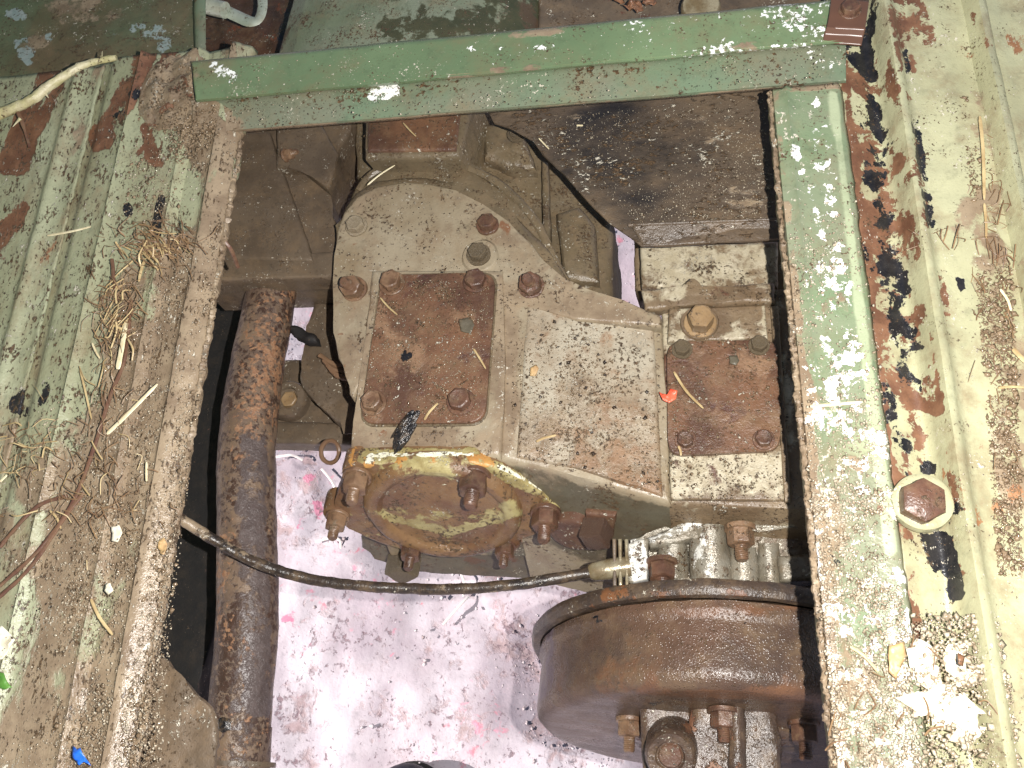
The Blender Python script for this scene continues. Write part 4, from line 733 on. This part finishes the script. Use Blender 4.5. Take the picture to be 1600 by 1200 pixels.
hayat(180, 500, 14, 40, 26, ang=2.0, r=.00045); hayat(240, 390, 26, 12, 24, ang=.6, r=.00045); hayat(110, 740, 60, 50, 20, r=.0003); hayat(40, 690, 26, 20, 14, ang=2.8, r=.0003)
haydone('hay_wisps', 'straw', 'brighter wisps of hay over the tangle')
hayat(1560, 450, 20, 120, 80, z=.000, ang=1.4, r=.00024); hayat(1480, 365, 26, 14, 14, z=.002, r=.00024); hayat(1480, 1080, 60, 60, 14, z=.004, r=.0003); hayat(1340, 1130, 26, 60, 14, z=.003, r=.0003)
haydone('hay_litter', 'hay', 'scattered hay litter on the right sill')
# leaves and scraps
def leaf(name, outline, z, mt, label, cat='leaf', curl=.003, group=None):
    c = P(sum(p[0] for p in outline)/len(outline), sum(p[1] for p in outline)/len(outline), z)
    bm = bmesh.new(); vs = [bm.verts.new(P(x, y, z)) for x, y in outline]; bm.faces.new(vs)
    bmesh.ops.triangulate(bm, faces=bm.faces[:]); densify(bm, .0025)
    for v in bm.verts: v.co.z += abs(fbm(v.co+Vector((z*50, 0, 0)), 110, curl, 2))+.0006; v.co.x += fbm(v.co, 200, .0006)
    me = bm_mesh(bm, name); o = link(name, me, M[mt], None, org=c)
    if sum(p.normal.z for p in me.polygons) < 0: me.flip_normals()
    m = o.modifiers.new('thickness', 'SOLIDIFY'); m.thickness = .0004; m.offset = -1
    tag(o, label, cat, group); return o
leaf('leaf', [(-12, 985), (5, 978), (26, 1000), (20, 1012), (6, 1030), (-12, 1034)], .006, 'leaf_pale', 'bleached leaf at the left edge of the lower floor sheet')
leaf('leaf', [(-10, 1048), (8, 1052), (14, 1068), (20, 1074), (8, 1078), (-10, 1070)], .006, 'leaf_green', 'small green leaf at the left edge')
leaf('wrapper_scrap', [(116, 1165), (124, 1172), (128, 1168), (136, 1186), (144, 1196), (132, 1190), (126, 1196), (117, 1184)], .007, 'blue', 'bright blue wrapper scrap on the mud at the bottom left', 'scrap')
leaf('leaf', [(176, 824), (188, 822), (192, 834), (186, 848), (176, 846)], .008, 'leaf_pale', 'white flake on the muddy rib left of the cable')
leaf('leaf', [(166, 914), (176, 912), (180, 924), (172, 930), (166, 924)], .008, 'leaf_pale', 'small white flake below the larger one')
leaf('leaf', [(252, 846), (258, 840), (262, 850), (260, 868), (252, 866), (248, 856)], .003, 'leaf_tan', 'pale green seed husk on the panel edge by the cable')
leaf('leaf', [(1388, 1010), (1412, 1003), (1416, 1022), (1400, 1062), (1388, 1050)], .007, 'leaf_tan', 'tan pointed leaf at the bottom of the right rail')
leaf('leaf', [(1416, 1014), (1440, 1010), (1436, 1030), (1446, 1040), (1422, 1044)], .008, 'leaf_pale', 'white crumpled leaf right of the tan one')
for k in range(14):
    lx, ly = random.uniform(1415, 1515), random.uniform(1020, 1170); la = random.uniform(0, 6.28); ll, lw = random.uniform(26, 46), random.uniform(14, 24)
    ol = [(lx+math.cos(la+t)*(ll if abs(math.cos(t)) > .8 else lw)*random.uniform(.8, 1.1), ly+math.sin(la+t)*(ll if abs(math.cos(t)) > .8 else lw)*random.uniform(.8, 1.1)) for t in [q*.785 for q in range(8)]]
    leaf('leaf', ol, .0015+random.random()*.003, 'leaf_pale', 'washed out dead leaf in the pale heap on the lower right sill', curl=.005, group='heap of washed out leaves')
leaf('leaf', [(1496, 1020), (1508, 1026), (1504, 1042), (1496, 1038)], .016, 'leaf_brown', 'brown fragment on the washed out leaf')
leaf('leaf', [(1480, 560), (1495, 600), (1500, 560), (1540, 600), (1520, 680), (1480, 650)][:0] or [(718, 500), (735, 496), (742, 508), (736, 522), (720, 518)], -.0995, 'case_low', 'small olive flake on the large rusty cover', 'flake', curl=.0008)
leaf('leaf', [(1140, 556), (1152, 556), (1156, 564), (1150, 572), (1140, 568)], -.111, 'case_low', 'small olive flake on the small rusty cover', 'flake', curl=.0008)
leaf('leaf', [(828, 576), (838, 570), (842, 576), (838, 588), (829, 588)], -.104, 'leaf_tan', 'yellow husk on the speckled panel', curl=.001)
leaf('leaf', [(1030, 614), (1042, 618), (1048, 608), (1058, 612), (1056, 624), (1046, 630), (1036, 626)], -.110, 'red', 'bright red scrap at the left edge of the small cover', 'scrap')
leaf('leaf', [(1236, 626), (1240, 620), (1242, 628), (1238, 632)], -.08, 'leaf_tan', 'tiny tan fragment in the gap by the right rail')
# bit of debris beyond the cross rail
for (x, y, s, lb) in ((990, 14, 16, 'curled brown leaf in the recess above the cross rail'), (1015, 6, 12, 'smaller curled brown leaf by the first'), (968, 4, 9, 'brown leaf scrap left of the curled leaves')):
    leaf('leaf', [(x-s, y), (x-s*.4, y-s*.7), (x+s*.7, y-s*.5), (x+s, y+s*.2), (x+s*.2, y+s*.6)], -.035, 'leaf_brown', lb, curl=.01, group=None)
# lump of tar between cover and flange
bm = bmesh.new(); bmesh.ops.create_icosphere(bm, subdivisions=5, radius=1)
for v in bm.verts:
    c = P(632, 672, -.0995); k = v.co.y
    v.co = c+Vector((v.co.x*.0068+k*.005, v.co.y*.0135-.001, v.co.z*.0035)); v.co += Vector((1, 1, .6))*fbm(v.co, 130, .0055, 5)
o = link('tar_lump', bm_mesh(bm), M['tar'], None); tag(o, 'shiny black tar lump hanging over the bottom edge of the large cover', 'tar lump')
# small soil, sand and black crumbs lying on every level surface (stuff)
def crumbs(name, quad, z, n, smin, smax, mt, dens=None, label=None, rx=0):
    pts = []; sz = []; (x0, y0), (x1, y1), (x2, y2), (x3, y3) = quad; k = 0
    while len(pts) < n and k < n*8:
        k += 1; u, v = random.random(), random.random()
        x = (x0*(1-u)+x1*u)*(1-v)+(x3*(1-u)+x2*u)*v; y = (y0*(1-u)+y1*u)*(1-v)+(y3*(1-u)+y2*u)*v
        zz = z(u, v) if callable(z) else z; p = P(x, y, zz)
        if dens and noise.noise(p*dens)+.25*noise.noise(p*dens*4) < random.uniform(-.35, .35): continue
        pts.append(p); sz.append(min(smax, smin*random.paretovariate(2.0)))
    o = lumps(name, pts, sz, M[mt]); o['label'] = label or name
    return o
zl = lambda u, v: .0015+.001*random.random()
LQ = ((215, 180), (362, 215), (240, 1200), (60, 1200))
crumbs('soil_crumbs', LQ, zl, 3500, .00028, .0016, 'crumb', 22, 'brown soil crumbs on the muddy half of the left sheet')
crumbs('sand_grains', LQ, zl, 3500, .00025, .0008, 'sand', 22, 'wet sand grains on the left sheet')
crumbs('mud_film_grains', ((60, 620), (300, 600), (250, 1200), (-20, 1200)), zl, 3500, .00025, .0009, 'sand', 18, 'wet grains in the mud film low on the left sheet')
crumbs('soil_specks', ((0, 130), (230, 100), (150, 800), (-40, 1200)), zl, 900, .00025, .0008, 'blackcrumb', 14, 'dark specks on the clean green of the left sheet')
crumbs('mud_crumbs', ((232, 105), (325, 100), (345, 220), (270, 260)), .004, 1500, .0003, .0016, 'crumb', 30, 'mud crumbs on the rusty corner')
crumbs('rail_grit', ((330, 105), (1290, 8), (1290, 125), (330, 205)), .0125, 500, .0002, .0007, 'sand', 20, 'pale grit on the cross rail')
crumbs('rail_specks', ((330, 160), (1290, 70), (1290, 125), (330, 205)), .0045, 900, .0002, .0006, 'blackcrumb', 20, 'dark specks on the cross rail')
crumbs('side_grit', ((1225, 300), (1345, 280), (1440, 1200), (1300, 1200)), .003, 3000, .00028, .0010, 'sand', 16, 'wet pale grit on the right rail')
crumbs('side_grit_low', ((1270, 760), (1395, 760), (1440, 1200), (1306, 1200)), .003, 4500, .0003, .0012, 'sand', 26, 'dense wet grit low on the right rail')
crumbs('sill_soil', ((1505, 150), (1575, 200), (1600, 900), (1560, 900)), 0.0005, 3000, .0003, .0018, 'crumb', 20, 'soil crumbs in the groove of the right sill')
crumbs('sill_litter', ((1400, 960), (1560, 960), (1600, 1200), (1430, 1200)), .005, 2500, .0003, .0018, 'sand', 20, 'bright litter on the lower sill')
zc = lambda u, v: -.1065-.0085*u-.001*v
crumbs('case_specks', ((800, 480), (1030, 510), (1035, 770), (800, 710)), zc, 260, .00035, .0017, 'blackcrumb', 26, 'black specks on the speckled panel')
crumbs('case_soil', ((800, 500), (1030, 520), (1035, 770), (800, 710)), zc, 2200, .00025, .0009, 'crumb', 26, 'brown specks on the speckled panel')
crumbs('cover_sand', ((585, 440), (765, 436), (750, 650), (565, 655)), -.1018, 1000, .0002, .0006, 'sand', 26, 'sand grains on the large rusty cover')
crumbs('cover_soil', ((585, 440), (765, 436), (750, 650), (565, 655)), -.1018, 1300, .00025, .001, 'crumb', 20, 'soil crumbs on the large rusty cover')
crumbs('housing_specks', ((540, 300), (780, 330), (860, 460), (530, 430)), -.1077, 300, .00025, .0008, 'blackcrumb', 20, 'dark specks on the arched housing')
crumbs('small_cover_grit', ((1045, 480), (1210, 475), (1225, 780), (1045, 780)), -.1138, 1100, .00025, .001, 'crumb', 24, 'crumbs on and around the small rusty cover')
crumbs('plate_grit', ((800, 190), (1195, 150), (1205, 340), (1000, 350)), -.0747, 2500, .0002, .0006, 'sand', 12, 'wet grit on the sooty plate')
crumbs('flange_mud', ((570, 205), (720, 200), (830, 330), (560, 290)), -.115, 900, .00025, .001, 'crumb', 24, 'wet grit on top of the gearbox')

# toe of a dark blue shoe on the ground at the bottom edge
t = thing('shoe', 'dark blue shoe toe on the ground at the very bottom edge', 'shoe', P(632, 1230, GZ))
M['shoe'] = mat('navy_shoe', c3(26, 27, 46), c3(20, 22, 36), 40, .6, .5, (), bump=.5, film=.15)
bm = bmesh.new(); bmesh.ops.create_icosphere(bm, subdivisions=4, radius=1)
c = P(632, 1282, GZ+.03)
for v in bm.verts: z = v.co.z; v.co = c+Vector((v.co.x*.05, v.co.y*(.062 if v.co.y > 0 else .11), max(z, -.6)*.036))
link('upper', bm_mesh(bm), M['shoe'], t)
bm = bmesh.new(); bmesh.ops.create_icosphere(bm, subdivisions=4, radius=1)
for v in bm.verts: z = v.co.z; v.co = c+Vector((v.co.x*.053, v.co.y*(.065 if v.co.y > 0 else .113), -.026+max(min(z, .3), -.3)*.02))
link('sole', bm_mesh(bm), M['pitch'], t)
